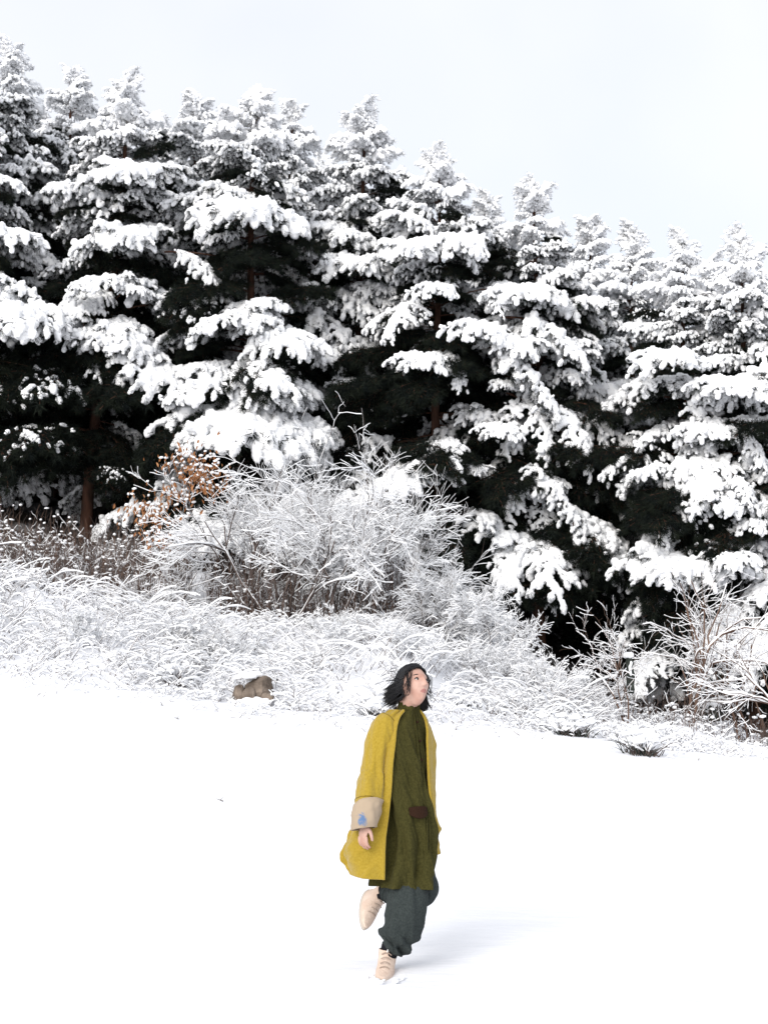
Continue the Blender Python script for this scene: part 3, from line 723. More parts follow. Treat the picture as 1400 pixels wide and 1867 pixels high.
def print_material():
    m = bpy.data.materials.new('blue_print_cloth'); m.use_nodes = True; t = m.node_tree; b = t.nodes['Principled BSDF']; b.inputs['Roughness'].default_value = .9
    co = t.nodes.new('ShaderNodeTexCoord'); n = t.nodes.new('ShaderNodeTexNoise'); n.inputs['Scale'].default_value = 24.0; n.inputs['Detail'].default_value = 6.0; n.inputs['Distortion'].default_value = 1.5
    t.links.new(co.outputs['Object'], n.inputs['Vector'])
    # a blue motif in the middle of the patch
    mp = t.nodes.new('ShaderNodeAttribute'); mp.attribute_name = 'motif'
    ad = t.nodes.new('ShaderNodeMath'); ad.operation = 'MULTIPLY_ADD'; ad.inputs[1].default_value = 0.8; t.links.new(n.outputs['Fac'], ad.inputs[0]); t.links.new(mp.outputs['Fac'], ad.inputs[2])
    r = t.nodes.new('ShaderNodeValToRGB'); r.color_ramp.elements[0].position = .78; r.color_ramp.elements[1].position = .98
    r.color_ramp.elements[0].color = (.36, .28, .20, 1); r.color_ramp.elements[1].color = (.09, .16, .30, 1)
    t.links.new(ad.outputs[0], r.inputs['Fac']); t.links.new(r.outputs['Color'], b.inputs['Base Color'])
    return m
M_PRINT = print_material()

PX, PY = 0.106, 7.7
person = tag(empty('person', (PX, PY, gz(PX, PY))), 'person running through the snow in an open mustard coat over an olive tunic', 'person')
TH = radians(40)
FW = np.array([sin(TH), -cos(TH), 0.0]); LT = np.array([cos(TH), sin(TH), 0.0]); UP = np.array([0, 0, 1.0])

def fold(ph, z, seed, n=5):
    return (np.sin(ph * n + seed + 2.2 * np.sin(z * 5 + seed)) * .5 + np.sin(ph * (n * 2 + 1) - seed * 2 + z * 6) * .3 + fbm(ph * 2.2 + seed, z * 7, 3) * .9)
def ridge(u, v):
    """sharp creases, -1..1"""
    return (1 - np.abs(2 * vnoise(u, v)) * 1.6) ** 2 + .5 * (1 - np.abs(2 * vnoise(u * 2.1 + 7, v * 2.1)) * 1.6) ** 2 - .6
def catmull(K, n):
    """smooth resampling of rows of key values (first column = parameter)"""
    K = np.asarray(K, float); t = np.linspace(0, 1, len(K)); u = np.linspace(0, 1, n); o = np.empty((n, K.shape[1]))
    d = np.gradient(K, t, axis=0)
    i = np.clip(np.searchsorted(t, u, 'right') - 1, 0, len(K) - 2); h = t[1] - t[0]; s_ = ((u - t[i]) / h)[:, None]
    return (2 * s_ ** 3 - 3 * s_ ** 2 + 1) * K[i] + (s_ ** 3 - 2 * s_ ** 2 + s_) * h * d[i] + (-2 * s_ ** 3 + 3 * s_ ** 2) * K[i + 1] + (s_ ** 3 - s_ ** 2) * h * d[i + 1]
def grid(mb, V, closed, m=0):
    n, k = V.shape[:2]; kk = k if closed else k - 1
    i = np.arange(n - 1)[:, None] * k; j = np.arange(kk)[None]; j2 = (j + 1) % k
    mb.add(V.reshape(-1, 3), np.stack([i + j, i + j2, i + k + j2, i + k + j], -1).reshape(-1, 4), m)
def cloth(name, V, closed, m, parent=person, thick=.007, lining=None, sub=1):
    mb = MB(); grid(mb, V, closed); o = mb.build(name, ([lining] if lining else []) + [m], parent)
    if thick:
        s_ = o.modifiers.new('s', 'SOLIDIFY'); s_.thickness = thick; s_.offset = 0
        if lining: s_.material_offset = 1; s_.material_offset_rim = 1
    if sub: u_ = o.modifiers.new('u', 'SUBSURF'); u_.levels = sub; u_.render_levels = sub
    return o
def sleeve_tube(keys, n, k, seed, amp, nf=4):
    """keys: x,y,z,ra,rb -> rings across the path, with folds"""
    K = catmull(keys, n); C = K[:, :3]; T = np.gradient(C, axis=0); T /= np.linalg.norm(T, axis=1)[:, None]
    A = np.cross(T, FW); A /= np.linalg.norm(A, axis=1)[:, None]; B = np.cross(T, A)
    ph = np.linspace(0, 2 * pi, k, endpoint=False)[None]; zz = np.linspace(0, 1, n)[:, None]
    am = amp(zz) if callable(amp) else amp
    f_ = 1 + am * fold(ph, zz * 1.3, seed, nf) + am * 2.4 * ridge(zz * 7 + ph * 1.1 + seed, ph * 1.3 + zz * 2)
    return C[:, None] + (K[:, 3:4] * np.cos(ph) * f_)[..., None] * A[:, None] + (K[:, 4:5] * np.sin(ph) * f_)[..., None] * B[:, None]

# --- body: one continuous surface (limbs, torso, neck, head, hands)
def skin_chain(pts, rad, root=0, edges=None):
    me = bpy.data.meshes.new('c'); edges = edges or [(i, i + 1) for i in range(len(pts) - 1)]
    me.from_pydata([tuple(p) for p in pts], edges, []); o = bpy.data.objects.new('c', me); COL.objects.link(o)
    o.modifiers.new('k', 'SKIN')
    for i, v in enumerate(me.skin_vertices[0].data): v.radius = (rad[i], rad[i]) if np.isscalar(rad[i]) else rad[i]; v.use_root = (i == root)
    u_ = o.modifiers.new('u', 'SUBSURF'); u_.levels = 2
    dg = bpy.context.evaluated_depsgraph_get(); m_ = bpy.data.meshes.new_from_object(o.evaluated_get(dg), depsgraph=dg)
    V = np.empty(len(m_.vertices) * 3); m_.vertices.foreach_get('co', V); f = [list(p.vertices) for p in m_.polygons]
    bpy.data.objects.remove(o); bpy.data.meshes.remove(me); bpy.data.meshes.remove(m_)
    return V.reshape(-1, 3), f

# head frame: yaw to the picture's right, chin lifted, rolled with the stride
HC = np.array([0.055, -0.01, 1.492])
yaw = radians(40); hd_f = np.array([sin(yaw), -cos(yaw), 0.0])
Rz = Matrix.Rotation(yaw, 3, 'Z'); Rt = Matrix.Rotation(radians(-29), 3, 'X'); Rr = Matrix.Rotation(radians(10), 3, 'Y')
HM = np.array(Rr @ Rz @ Rt)       # local head: face looks to -Y, X to its left, Z up
def H2P(v): return np.asarray(v) @ HM.T + HC
def head_radius(V):
    """V unit directions in the head frame -> displaced points"""
    x, y, z = V[:, 0], V[:, 1], V[:, 2]
    P = V * np.array([.072, .092, .113])
    low = sstep(.1, -1.0, z)
    P[:, 0] *= 1 - .30 * low; 
    P[:, 1] = np.where(P[:, 1] > 0, P[:, 1] * (1 - .40 * low), P[:, 1] * (1 - .06 * low))
    fr = sstep(-.2, -.8, y)
    P[:, 1] = np.where((y < -.55) & (z > -.9), P[:, 1] * .93, P[:, 1])      # flatter face
    def g(cx, cz, sx, sz): return np.exp(-((P[:, 0] - cx) / sx) ** 2 - ((P[:, 2] - cz) / sz) ** 2) * fr
    P[:, 1] -= .006 * g(0, .030, .05, .010)                    # brow
    for s_ in (-1, 1):
        P[:, 1] += .010 * g(s_ * .031, .008, .016, .011)       # sockets
        P[:, 1] -= .006 * g(s_ * .040, -.020, .020, .018)      # cheekbones
    rz = np.clip((.022 - P[:, 2]) / .050, 0, 1)
    P[:, 1] -= (.005 + .017 * rz) * np.exp(-(P[:, 0] / (.008 + .005 * rz)) ** 2) * fr * sstep(.030, .012, P[:, 2]) * sstep(-.040, -.029, P[:, 2])   # nose
    P[:, 1] -= .006 * g(0, -.052, .020, .006) + .006 * g(0, -.064, .018, .006)        # lips
    P[:, 1] += .004 * g(0, -.0575, .022, .0022)
    P[:, 1] -= .009 * g(0, -.092, .022, .014)                  # chin
    return P
def uv_dirs(n, k):
    th = np.linspace(0.001, pi - .001, n)[:, None]; ph = np.linspace(0, 2 * pi, k, endpoint=False)[None]
    return np.stack([np.sin(th) * np.cos(ph), np.sin(th) * np.sin(ph), np.cos(th) + 0 * ph], -1)
hmb = MB()
D = uv_dirs(90, 140); hp = head_radius(D.reshape(-1, 3)); grid(hmb, H2P(hp).reshape(90, 140, 3)[:, ::-1], True)
for s_ in (-1, 1):     # ears
    c = np.array([s_ * .071, .012, -.004]); ellipsoid(hmb, H2P(c), HM @ np.array([s_ * .25, .25, 1]), .030, .012, base=ICO3)
neck = [H2P([0, .018, -.055]), np.array([0.015, .03, 1.375]), np.array([0.0, .035, 1.30])]
# torso and limbs
pel = np.array([0.02, .04, .82])
body_pts = [pel, [.01, .045, .95], [.0, .045, 1.12], [.0, .04, 1.25], [.005, .035, 1.32], neck[1], neck[0]]
body_rad = [(.098, .082), (.10, .08), (.135, .095), (.13, .085), (.065, .06), (.048, .048), (.046, .046)]
edges = [(i, i + 1) for i in range(6)]
shR = np.array([-.098, -.03, 1.262]); shL = np.array([.088, .13, 1.25])
elR = np.array([-.160, -.03, 1.03]); wrR = np.array([-.208, -.160, .782])
elL = np.array([.106, .15, 1.0]); wrL = np.array([.106, .05, .70])
def add_chain(start, pts, rads):
    a = start
    for p, r in zip(pts, rads):
        body_pts.append(p); body_rad.append(r); edges.append((a, len(body_pts) - 1)); a = len(body_pts) - 1
add_chain(3, [shR, elR, wrR], [.052, .040, .027]); add_chain(3, [shL, elL, wrL], [.052, .040, .027])
kneeS = np.array([.03, -.045, .40]); ankS = np.array([-.078, -.005, .10])
kneeK = np.array([.103, .07, .43]); ankK = np.array([-.105, .26, .355])
add_chain(0, [[-.03, -.01, .74], kneeS, ankS], [.085, .058, .036]); add_chain(0, [[.075, .09, .74], kneeK, ankK], [.085, .058, .036])
def limb(mb, pts, rads, n=26, k=20):
    """closed tapering limb with rounded ends, normals outward"""
    C = catmull(np.hstack([np.asarray(pts, float), np.array([r if not np.isscalar(r) else (r, r) for r in rads])]), n)
    P = C[:, :3]; T = np.gradient(P, axis=0); T /= np.linalg.norm(T, axis=1)[:, None]
    A = np.tile(LT, (n, 1)); A -= T * (A * T).sum(1)[:, None]; A /= np.linalg.norm(A, axis=1)[:, None]; B = np.cross(T, A)
    a = np.linspace(0, 2 * pi, k, endpoint=False)[None]
    V = P[:, None] + (C[:, 3:4] * np.cos(a))[..., None] * A[:, None] + (C[:, 4:5] * np.sin(a))[..., None] * B[:, None]
    n0 = mb.n; grid(mb, V, True)
    mb.add(np.array([P[0], P[-1]]), np.zeros((0, 3), int))
    e = mb.n; c0, c1 = e - 2, e - 1; q = np.arange(k); q2 = (q + 1) % k
    mb.f.append(np.stack([np.full(k, c0), n0 + q2, n0 + q], -1)); mb.m.append(np.zeros(k))
    b = n0 + (n - 1) * k; mb.f.append(np.stack([np.full(k, c1), b + q, b + q2], -1)); mb.m.append(np.zeros(k))
limb(hmb, [np.asarray(x, float) for x in body_pts[:7]], body_rad[:7])
for c0 in (shR, shL):
    i0 = [i for i, q in enumerate(body_pts) if q is c0][0]
    limb(hmb, [np.array([0, .04, 1.27]) * .6 + c0 * .4] + [np.asarray(q, float) for q in body_pts[i0:i0 + 3]], [.06] + body_rad[i0:i0 + 3])
for q0, kn, an in (([.0, .045, .78], kneeS, ankS), ([.035, .065, .78], kneeK, ankK)):
    limb(hmb, [np.array(q0), (np.array(q0) + kn) / 2, kn, (kn * .55 + an * .45), an], [.062, .056, .050, .050, .034])
def add_poly(mb, v, fs):
    q = np.array([f for f in fs if len(f) == 4]); t3 = np.array([f for f in fs if len(f) == 3])
    n0 = mb.n; mb.v.append(v); mb.n += len(v)
    for a in (q, t3):
        if len(a): mb.f.append(a + n0); mb.m.append(np.zeros(len(a)))
def hand(w_, d, palm_n, thumb_side, curl):
    """palm and five jointed fingers growing from wrist w_ along d"""
    d = d / np.linalg.norm(d); n_ = palm_n - d * np.dot(palm_n, d); n_ /= np.linalg.norm(n_); sd_ = np.cross(d, n_) * thumb_side
    v, f = skin_chain([w_ - d * .02, w_ + d * .02, w_ + d * .055, w_ + d * .078], [(.022, .016), (.030, .014), (.036, .013), (.034, .011)], 1); add_poly(hmb, v, f)
    for k_, (o, l) in enumerate(zip((-.028, -.0095, .0095, .027), (.062, .076, .080, .070))):
        b = w_ + d * .070 + sd_ * o; p = [b]; a = curl * .4
        for s2 in (.45, .32, .26):
            p.append(p[-1] + (d * cos(a) + n_ * sin(a)) * l * s2 + sd_ * o * .06); a += curl
        v, f = skin_chain(p, [.0095, .009, .0083, .007], 0); add_poly(hmb, v, f)
    b = w_ + d * .022 + sd_ * .024; dd = d * .75 + sd_ * .6 + n_ * .35; dd /= np.linalg.norm(dd)
    v, f = skin_chain([b, b + dd * .035, b + dd * .035 + (d * .9 + n_ * .3 + sd_ * .15) * .028, b + dd * .035 + (d * .9 + n_ * .4) * .05], [.013, .011, .0095, .008], 0); add_poly(hmb, v, f)
hand(wrR, np.array([-.12, -.12, -1.0]), LT, 1, .45)
hand(wrL, np.array([.05, -.12, -1.0]), -LT, -1, .5)
bm_ = mesh_of(hmb, 'body', M_SKIN); bo = bpy.data.objects.new('b', bm_); COL.objects.link(bo)
r_ = bo.modifiers.new('r', 'REMESH'); r_.mode = 'VOXEL'; r_.voxel_size = .0038
s_ = bo.modifiers.new('s', 'SMOOTH'); s_.factor = .5; s_.iterations = 2
dg = bpy.context.evaluated_depsgraph_get(); me = bpy.data.meshes.new_from_object(bo.evaluated_get(dg), depsgraph=dg); bpy.data.objects.remove(bo)
bmx = bmesh.new(); bmx.from_mesh(me)              # drop sealed inner shells the fusing leaves behind: keep the one outer surface
bmx.verts.ensure_lookup_table(); seen = set(); isl = []
for v0 in bmx.verts:
    if v0.index in seen: continue
    st = [v0]; seen.add(v0.index); c_ = []
    while st:
        a = st.pop(); c_.append(a)
        for e_ in a.link_edges:
            b = e_.other_vert(a)
            if b.index not in seen: seen.add(b.index); st.append(b)
    isl.append(c_)
isl.sort(key=len)
bmesh.ops.delete(bmx, geom=[v for c_ in isl[:-1] for v in c_], context='VERTS'); bmx.to_mesh(me); bmx.free()
me.materials.clear(); me.materials.append(M_SKIN); me.materials.append(M_LIP)
nP = len(me.polygons); cc = np.empty(nP * 3); me.polygons.foreach_get('center', cc); cc = (cc.reshape(-1, 3) - HC) @ HM
lip = (((cc[:, 0] / .021) ** 2 + ((cc[:, 2] + .058) / .0105) ** 2) < 1) & (cc[:, 1] < -.05)
me.polygons.foreach_set('material_index', lip.astype(np.int32)); me.polygons.foreach_set('use_smooth', np.full(nP, True)); me.update()
me.name = 'body'; link_mesh('body', me, person)
for s_ in (-1, 1):
    i0 = np.argmin(np.abs(hp[:, 0] - s_ * .031) + np.abs(hp[:, 2] - .008) + 10 * (hp[:, 1] > 0)); ey = hp[i0]
    mb = MB(); ellipsoid(mb, H2P(ey + [0, .0065, 0]), HM @ np.array([1, .25 * s_, 0]), .0130, .0092, 0, ICO3)
    ellipsoid(mb, H2P(ey + [0, -.0025, 0]), HM @ np.array([0, 0, 1.0]), .0070, .0064, 1, ICO2)
    u = np.linspace(-1, 1, 9); lid = np.stack([ey[0] + .0155 * u, ey[1] - .0035 + .007 * u * u, ey[2] + .0065 - .007 * u * u], -1)
    mb.tube(H2P(lid), .0028, 5, 2); mb.build('eye', [M_EYE, M_IRIS, M_HAIR], person)
    mb = MB(); br = np.stack([s_ * (.013 + .036 * (u + 1) / 2), ey[1] - .006 + .012 * ((u + 1) / 2) ** 2 - .006 * (1 - (u + 1) / 2), .027 + .006 * np.sin((u + 1) / 2 * 2.4)], -1)
    mb.tube(H2P(br), .0040 * (1.15 - .6 * np.abs(u)), 5, 0); mb.build('eyebrow', M_HAIR, person)

# --- hair: blown black bob; a solid cap and many loose locks
def hair():
    rs = np.random.RandomState(4); mb = MB()
    D = uv_dirs(40, 60); dv = D.reshape(-1, 3); P = dv * [.081, .102, .121] + [0, .006, .006]
    P = P * (1 + .020 * np.sin(np.arctan2(dv[:, 1], dv[:, 0]) * 31 + 4 * dv[:, 2]) + .03 * fbm(np.arctan2(dv[:, 1], dv[:, 0]) * 6, dv[:, 2] * 2, 2))[:, None]
    V = H2P(P).reshape(40, 60, 3)
    y = D[..., 1]; z = D[..., 2]; keepv = (z > .62 - .0 * y) | (y > .02 + .0 * z) & (z > -.60) | (y > -.35) & (z > .45)
    n, k = 40, 60; fs = []
    for i in range(n - 1):
        for j in range(k):
            j2 = (j + 1) % k
            if keepv[i, j] and keepv[i, j2] and keepv[i + 1, j] and keepv[i + 1, j2]: fs.append([i * k + j, i * k + j2, (i + 1) * k + j2, (i + 1) * k + j])
    mb.add(V.reshape(-1, 3), fs)
    left = np.array([-1.0, .25, 0])           # wind and stride push the hair to the picture's left
    for q in range(2000):
        a = rs.uniform(0, 2 * pi); el = rs.uniform(-.2, 1.25)
        d = np.array([cos(a) * cos(el), sin(a) * cos(el), sin(el)])
        if d[1] < -.05 and d[2] < .62: continue
        p0 = d * [.081, .102, .121] + [0, .006, .006]
        # run down over the skull to the jaw, then swing free
        az = math.atan2(d[1], d[0])
        if d[1] < .15: az = rs.choice([.25, pi - .25]) + rs.normal(0, .15)
        pts = [p0]
        for e2 in np.linspace(el, -.50 if cos(az) > 0 else rs.uniform(-.35, .25), 6)[1:]:
            aa = a + (((az - a + pi) % (2 * pi)) - pi) * sstep(1.2, .2, e2) if el > .2 else a
            pts.append(np.array([cos(aa) * cos(e2), sin(aa) * cos(e2), sin(e2)]) * [.085, .106, .121] * rs.uniform(1.0, 1.05) + [0, .006, .006])
        W = [H2P(p) for p in pts]
        side = W[-1][0] - HC[0]
        fl = left * rs.uniform(.5, 1.0) if side < .02 else np.array([.35, -.1, 0]) * rs.uniform(.3, 1)
        tip = W[-1]; dr = (fl + np.array([0, 0, -1.0]) * rs.uniform(.55, 1)); dr /= np.linalg.norm(dr)
        l = rs.uniform(.04, .09) if side < -.02 else rs.uniform(.03, .07)
        W += [tip + dr * l * .5, tip + dr * l + fl * .012]
        W = np.array(W); n_ = len(W)
        mb.tube(catmull(W, 12), np.interp(np.linspace(0, 1, 12), [0, .5, .85, 1], [.0025, .0035, .0022, .0004]), 4, 0)
    for q in range(46):                        # locks blown across the temples and the far cheek
        s_ = rs.choice([-1, 1], p=[.45, .55]); p0 = np.array([s_ * rs.uniform(.045, .075), -rs.uniform(.02, .06), rs.uniform(.055, .088)])
        p1 = p0 * [1.12, 1.05, .35] + [s_ * .006, -.004, 0]; p2 = np.array([s_ * rs.uniform(.074, .088), rs.uniform(-.05, .0), rs.uniform(-.075, -.01)])
        W = H2P(np.array([p0, p1, p2])); e = W[-1] + (np.array([.03, -.01, -.03]) if s_ > 0 else left * .04 + [0, 0, -.02]) * rs.uniform(.4, 1.3)
        mb.tube(catmull(np.vstack([W, e]), 12), np.interp(np.linspace(0, 1, 12), [0, .4, 1], [.0012, .0018, .0003]), 3, 0)
    for q in range(60):                        # flyaway strands
        a = rs.uniform(0, pi); p = H2P(np.array([cos(a) * .07, sin(a) * .09, rs.uniform(.02, .11)]))
        e = p + left * rs.uniform(.03, .09) + rs.normal(0, .02, 3) + [0, 0, -.02]
        mb.tube(catmull(np.array([p, (p + e) / 2 + [0, 0, .015], e]), 7), [.0012] * 7, 3, 0)
    mb.build('hair', M_HAIR, person)
hair()

# --- olive tunic with stand collar and flared hem
nz_, kz = 100, 150
ph = np.linspace(0, 2 * pi, kz, endpoint=False)[None]          # 0 = front, pi/2 = picture's right
TK = [  # z, cx, cy, a, b
 (1.405, .028, .022, .050, .050), (1.375, .022, .026, .056, .056), (1.335, .012, .032, .075, .066), (1.29, .004, .038, .135, .088), (1.20, .002, .04, .155, .108),
 (1.08, .010, .04, .148, .112), (.95, .018, .04, .145, .112), (.80, .028, .035, .150, .130), (.68, .028, .03, .152, .142), (.56, .020, .025, .160, .152), (.47, .010, .02, .172, .160), (.425, .004, .02, .182, .166)]
K = catmull(TK, nz_); zz = K[:, 0:1]
am = .008 + .034 * sstep(1.1, .45, zz) + .008 * sstep(.1, 0, np.abs(zz - 1.0))
f_ = fold(ph, zz, 1.3, 5) * am + .017 * ridge(ph * 2.6 + zz * 5, zz * 3.5 + ph * .8) * sstep(1.36, 1.2, zz)
sl_ = 1 - .08 * sstep(.9, .6, zz); Rx = K[:, 3:4] * sl_ + f_; Ry = K[:, 4:5] * sl_ + f_
zo = zz - (.012 * np.sin(ph - .2) + .028 * np.exp(-((ph - 1.25) / .4) ** 2)) * sstep(.6, .42, zz)
V = np.stack([K[:, 1:2] + Rx * np.sin(ph) * LT[0] + Ry * np.cos(ph) * FW[0], K[:, 2:3] + Rx * np.sin(ph) * LT[1] + Ry * np.cos(ph) * FW[1], zo + 0 * ph], -1)
tun = cloth('tunic', V, True, M_TUNIC, thick=.006)
# placket edge down the front and collar edge, with buttons
def on_tunic(phv, zv, lift=.006):
    kk = np.array([np.interp(zv, K[::-1, 0], K[::-1, c]) for c in range(5)])
    return np.array([kk[1], kk[2], zv]) + (kk[3] + lift) * sin(phv) * LT + (kk[4] + lift) * cos(phv) * FW
mb = MB(); zl = np.linspace(1.39, .62, 30)
for e, w_ in ((.02, .0035), (.17, .0028)): mb.tube(np.array([on_tunic(e + .03 * sin(z_ * 9), z_, .004) for z_ in zl]), w_, 5, 0)
mb.build('placket', M_TUNIC, tun)
for z_ in (1.30, 1.20, 1.10):
    mb = MB(); c = on_tunic(.10, z_, .008); ellipsoid(mb, c, UP, .007, .007, 0, ICO2); mb.build('button', M_MAROON, tun)
ring = np.array([on_tunic(p_, 1.372 + .010 * sin(p_), .004) for p_ in np.linspace(.08, 2 * pi - .04, 40)])
mb = MB(); mb.tube(ring, .0045, 6, 0); mb.build('collar_edge', M_TUNIC, tun)
# dark maroon pouch pocket on the front
pk = np.array([[on_tunic(p_, z_ - .05 * (p_ + .26) ** 2 * (1 if z_ > .83 else -3) , .006 + .016 * (1 - abs((p_ + .26) / .40) ** 2)) for p_ in np.linspace(-.62, .10, 12)] for z_ in np.linspace(.860, .795, 6)])
cloth('pocket_flap', pk, False, M_MAROON, parent=tun, thick=.006)

# --- mustard coat, open at the front and flaring behind
def coat():
    n, k = 110, 170
    CK = [  # z, cx, cy, a, b
     (1.365, .012, .035, .075, .072), (1.335, .006, .038, .118, .088), (1.295, .004, .04, .145, .104), (1.22, .004, .04, .162, .122), (1.08, .002, .04, .176, .134),
     (.95, .006, .04, .178, .138), (.80, .010, .04, .186, .144), (.66, .012, .035, .190, .150), (.56, .006, .03, .192, .152), (.48, .0, .03, .196, .155)]
    K = catmull(CK, n); s = np.linspace(0, 1, k)[None]
    zz = K[:, 0:1]
    gl = np.interp(zz, [.48, .7, 1.0, 1.25, 1.37], [-.92, -.98, -.95, -.88, -.75]); gr = np.interp(zz, [.5, .8, 1.0, 1.2, 1.37], [.62, .40, .32, .38, .75])
    p = gr + (2 * pi + gl - gr) * s                         # from the right edge round the back to the left edge
    left = np.exp(-((p - (2 * pi - 1.75)) / .68) ** 2)
    flare = np.interp(zz, [.48, .63, .8, 1.0, 1.2], [.185, .175, .095, .03, 0]) * left
    am = .008 + .036 * sstep(1.25, .5, zz)
    f = (fold(p, zz, 4.4, 4) * am + .020 * ridge(p * 2.4 - zz * 3, zz * 2.2)) * sstep(0, .08, s) * sstep(1, .94, s)
    a = K[:, 3:4] + f; b = K[:, 4:5] + f
    hem = np.interp(p, [.3, 1.2, 2.4, 3.6, 4.3, 4.75, 5.4], [.10, .12, .13, .14, .13, .02, .0])   # hem hangs lowest on the near front panel
    z = zz + hem * sstep(.85, .48, zz)
    X = K[:, 1:2] + a * np.sin(p) * LT[0] + b * np.cos(p) * FW[0] - flare * .98
    Y = K[:, 2:3] + a * np.sin(p) * LT[1] + b * np.cos(p) * FW[1] + flare * .1
    V = np.stack([X, Y, z + 0 * p], -1)
    c = cloth('coat', V, False, M_COAT, thick=.010, lining=M_LINING)
    c.modifiers['s'].offset = 0
    # rolled front edges
    for col in (1, k - 2):
        mb = MB(); mb.tube(V[2:-1, col], .008, 6, 0); mb.build('front_band', M_COAT, c)
    # sleeves
    kr = [(-.070, -.01, 1.315, .050, .060), (-.105, -.03, 1.27, .064, .074), (-.134, -.025, 1.17, .068, .080), (-.162, -.030, 1.03, .070, .080), (-.180, -.085, .93, .070, .076), (-.196, -.135, .835, .066, .070)]
    V1 = sleeve_tube(kr, 70, 60, 2.0, lambda q: .035 + .05 * np.exp(-((q - .62) / .18) ** 2))
    cloth('sleeve', V1, True, M_COAT, parent=c, thick=.008)
    for row in (5, 62):
        mb = MB(); q = V1[row]; mb.tube(np.vstack([q, q[:1]]) + (np.vstack([q, q[:1]]) - q.mean(0)) * .06, .003, 4, 0); mb.build('seam', M_SEAM, c)
    kc = [(-.190, -.118, .868, .076, .080), (-.197, -.137, .83, .077, .080), (-.206, -.155, .785, .072, .075), (-.212, -.162, .752, .065, .068)]
    V2 = sleeve_tube(kc, 14, 40, 2.0, .04)
    ang = np.linspace(0, 2 * pi, 40, endpoint=False)
    V2[:, :, 2] += .30 * (V2[:, :, 0] + .21)                # cut on the slant
    for row in (0, -1):
        mb = MB(); q = V2[row]; mb.tube(np.vstack([q, q[:1]]), .004, 6, 0); mb.build('cuff_edge', M_PRINT, c)
    cf = cloth('cuff', V2, True, M_PRINT, parent=c, thick=.008)
    att = cf.data.attributes.new('motif', 'FLOAT', 'POINT'); q = V2.reshape(-1, 3)
    att.data.foreach_set('value', (.62 * np.exp(-((q[:, 0] + .215) / .040) ** 2 - ((q[:, 2] - .80) / .055) ** 2) * (q[:, 1] < 0)).astype(np.float32))
    kl = [(.065, .10, 1.305, .05, .055), (.088, .14, 1.25, .058, .065), (.098, .16, 1.15, .056, .070), (.106, .15, 1.0, .054, .070), (.110, .10, .88, .054, .070), (.108, .06, .76, .054, .068), (.104, .04, .665, .052, .062), (.102, .035, .64, .046, .056)]
    cloth('sleeve', sleeve_tube(kl, 70, 60, 7.0, lambda q: .03 + .05 * np.exp(-((q - .55) / .2) ** 2)), True, M_COAT, parent=c, thick=.008)
coat()

# --- baggy charcoal trousers gathered into black ribbed cuffs
def trousers():
    tr = empty('trousers'); tr.parent = person
    ks = [(-.005, .03, .80, .075, .075), (.0, .03, .62, .080, .080), (.010, .0, .45, .100, .100), (.016, -.045, .36, .106, .112), (.0, -.035, .26, .104, .106), (-.030, -.015, .18, .097, .096), (-.055, -.008, .135, .080, .078), (-.074, -.005, .112, .050, .052)]
    V = sleeve_tube(ks, 100, 72, 3.3, lambda q: .035 + .07 * sstep(.45, .85, q))
    n = V.shape[0]; zz = np.linspace(0, 1, n)[:, None]; p = np.linspace(0, 2 * pi, 72, endpoint=False)[None]
    cre = .018 * np.sin((V[..., 2] * 55 + V[..., 0] * 38 + 2.5 * np.sin(V[..., 0] * 20))) * sstep(.5, .8, zz) * (zz < .97)
    V[..., 0] += cre * .6; V[..., 1] -= cre
    cloth('trouser_leg', V, True, M_TROUS, parent=tr, thick=.006)
    kk = [(.04, .06, .80, .075, .075), (.05, .07, .62, .08, .08), (.085, .07, .48, .08, .085), (.105, .07, .405, .078, .085), (.05, .12, .385, .082, .088), (-.03, .19, .372, .072, .074), (-.075, .23, .362, .055, .055), (-.088, .245, .358, .047, .047)]
    cloth('trouser_leg', sleeve_tube(kk, 90, 60, 5.1, lambda q: .03 + .05 * sstep(.45, .8, q)), True, M_TROUS, parent=tr, thick=.006)
    kc = [(-.070, -.005, .125, .046, .048), (-.077, -.005, .10, .044, .046), (-.083, -.005, .070, .043, .045)]
    cloth('ankle_cuff', sleeve_tube(kc, 10, 30, 1, .02, 9), True, M_CUFFK, parent=tr, thick=.005)
    kc = [(-.080, .238, .361, .046, .046), (-.098, .254, .356, .044, .044), (-.118, .27, .350, .043, .043)]
    cloth('ankle_cuff', sleeve_tube(kc, 10, 30, 1, .02, 9), True, M_CUFFK, parent=tr, thick=.005)
trousers()

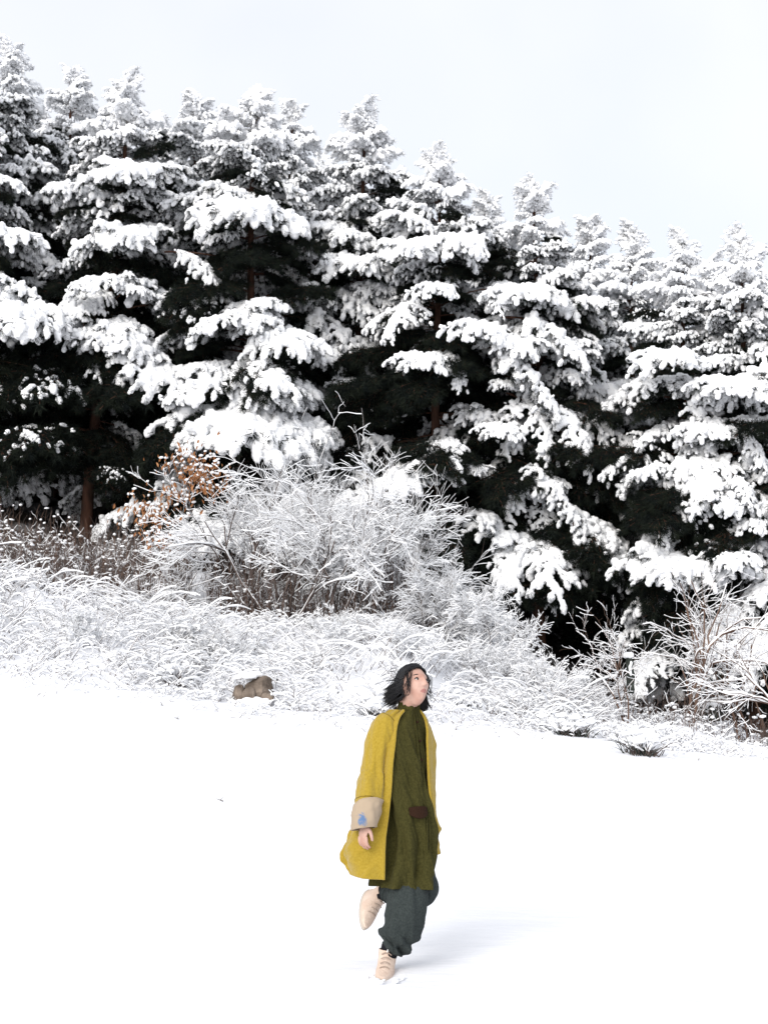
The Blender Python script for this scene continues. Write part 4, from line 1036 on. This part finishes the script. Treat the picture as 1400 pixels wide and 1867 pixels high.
def boot(ank, up, toe, lift):
    """ankle boot: shaft, vamp, rounded toe, sole and laces; ank = ankle centre"""
    root = empty('boot'); root.parent = person
    up = up / np.linalg.norm(up); toe = toe - up * np.dot(toe, up); toe /= np.linalg.norm(toe); sd_ = np.cross(up, toe)
    def W(a, b, c): return ank + toe * a + sd_ * b + up * c
    rings = [(-.008, .050, .050, .025), (-.006, .051, .049, .0), (-.004, .052, .048, -.03)]
    n, k = 7, 32; ph = np.linspace(0, 2 * pi, k, endpoint=False)
    rows = []
    for c, cen, lb, wb in ((.035, -.004, .050, .047), (.010, -.004, .050, .046), (-.020, .006, .058, .045), (-.042, .030, .090, .044), (-.062, .050, .118, .046), (-.078, .052, .124, .047), (-.088, .052, .124, .047)):
        x = np.cos(ph); y = np.sin(ph)
        taper = np.where(x > 0, 1 - .18 * x ** 3, 1 - .12 * np.abs(x) ** 2)
        top = np.where(x > .2, -.016 * (x - .2) ** 1.0 * (c < -.03) * (c > -.07), 0)
        rows.append(np.array([W(cen + lb * a_, wb * b_ * t_, c + tt) for a_, b_, t_, tt in zip(x, y, taper, top)]))
    o = cloth('upper', catmull_rows(np.array(rows), 22), True, M_BOOT, parent=root, thick=.005)
    rows = []
    for c, q in ((-.086, 1.0), (-.088, 1.06), (-.104, 1.06), (-.106, .3)):
        rows.append(np.array([W(.052 + .124 * q * cos(p_), .047 * q * sin(p_) * (1 - .18 * max(cos(p_), 0) ** 3), c) for p_ in ph]))
    cloth('sole', np.array(rows), True, M_SOLE, parent=root, thick=0, sub=0)
    mb = MB()
    for i in range(4):
        a0 = .040 + .018 * i; h = .018 - .020 * i
        P = np.array([W(a0 + .006 + .006 * (1 - u * u), .026 * u, h + .008 - .012 * u * u) for u in np.linspace(-1, 1, 7)]); mb.tube(P, .003, 5, 1)
    mb.tube(np.array([W(.055, .004, .03), W(.062, .008, .055), W(.058, .012, .075)]), .0035, 5, 0)
    mb.build('lace', [M_LACE, M_BLACE], root)['kind'] = 'stuff'
    return root
def catmull_rows(R, n):
    k = R.shape[1]; return catmull(R.reshape(len(R), -1), n).reshape(n, k, 3)
boot(np.array([-.088, -.005, .072]), np.array([.08, 0, 1.0]), np.array([-.12, -1.0, -.02]), 0)
boot(np.array([-.128, .279, .345]), np.array([.70, -.55, .45]), np.array([-.75, .25, -.75]), 0)
def kicked_snow():
    rs = np.random.RandomState(3); mb = MB()
    for i in range(46):
        a = rs.uniform(0, 2 * pi); q = rs.uniform(.9, 1.5); c = np.array([-.095 + .075 * q * cos(a), -.06 + .15 * q * sin(a), -.012])
        ellipsoid(mb, c, [cos(a + 1.5), sin(a + 1.5), 0], rs.uniform(.015, .03), rs.uniform(.006, .012))
    me = fuse_snow(mb, 'loose_snow', .010, .012); o = link_mesh('loose_snow', me); o.location = person.location
    tag(o, 'loose snow pushed up round the planted boot', kind='stuff')
kicked_snow()
# PERSON_END
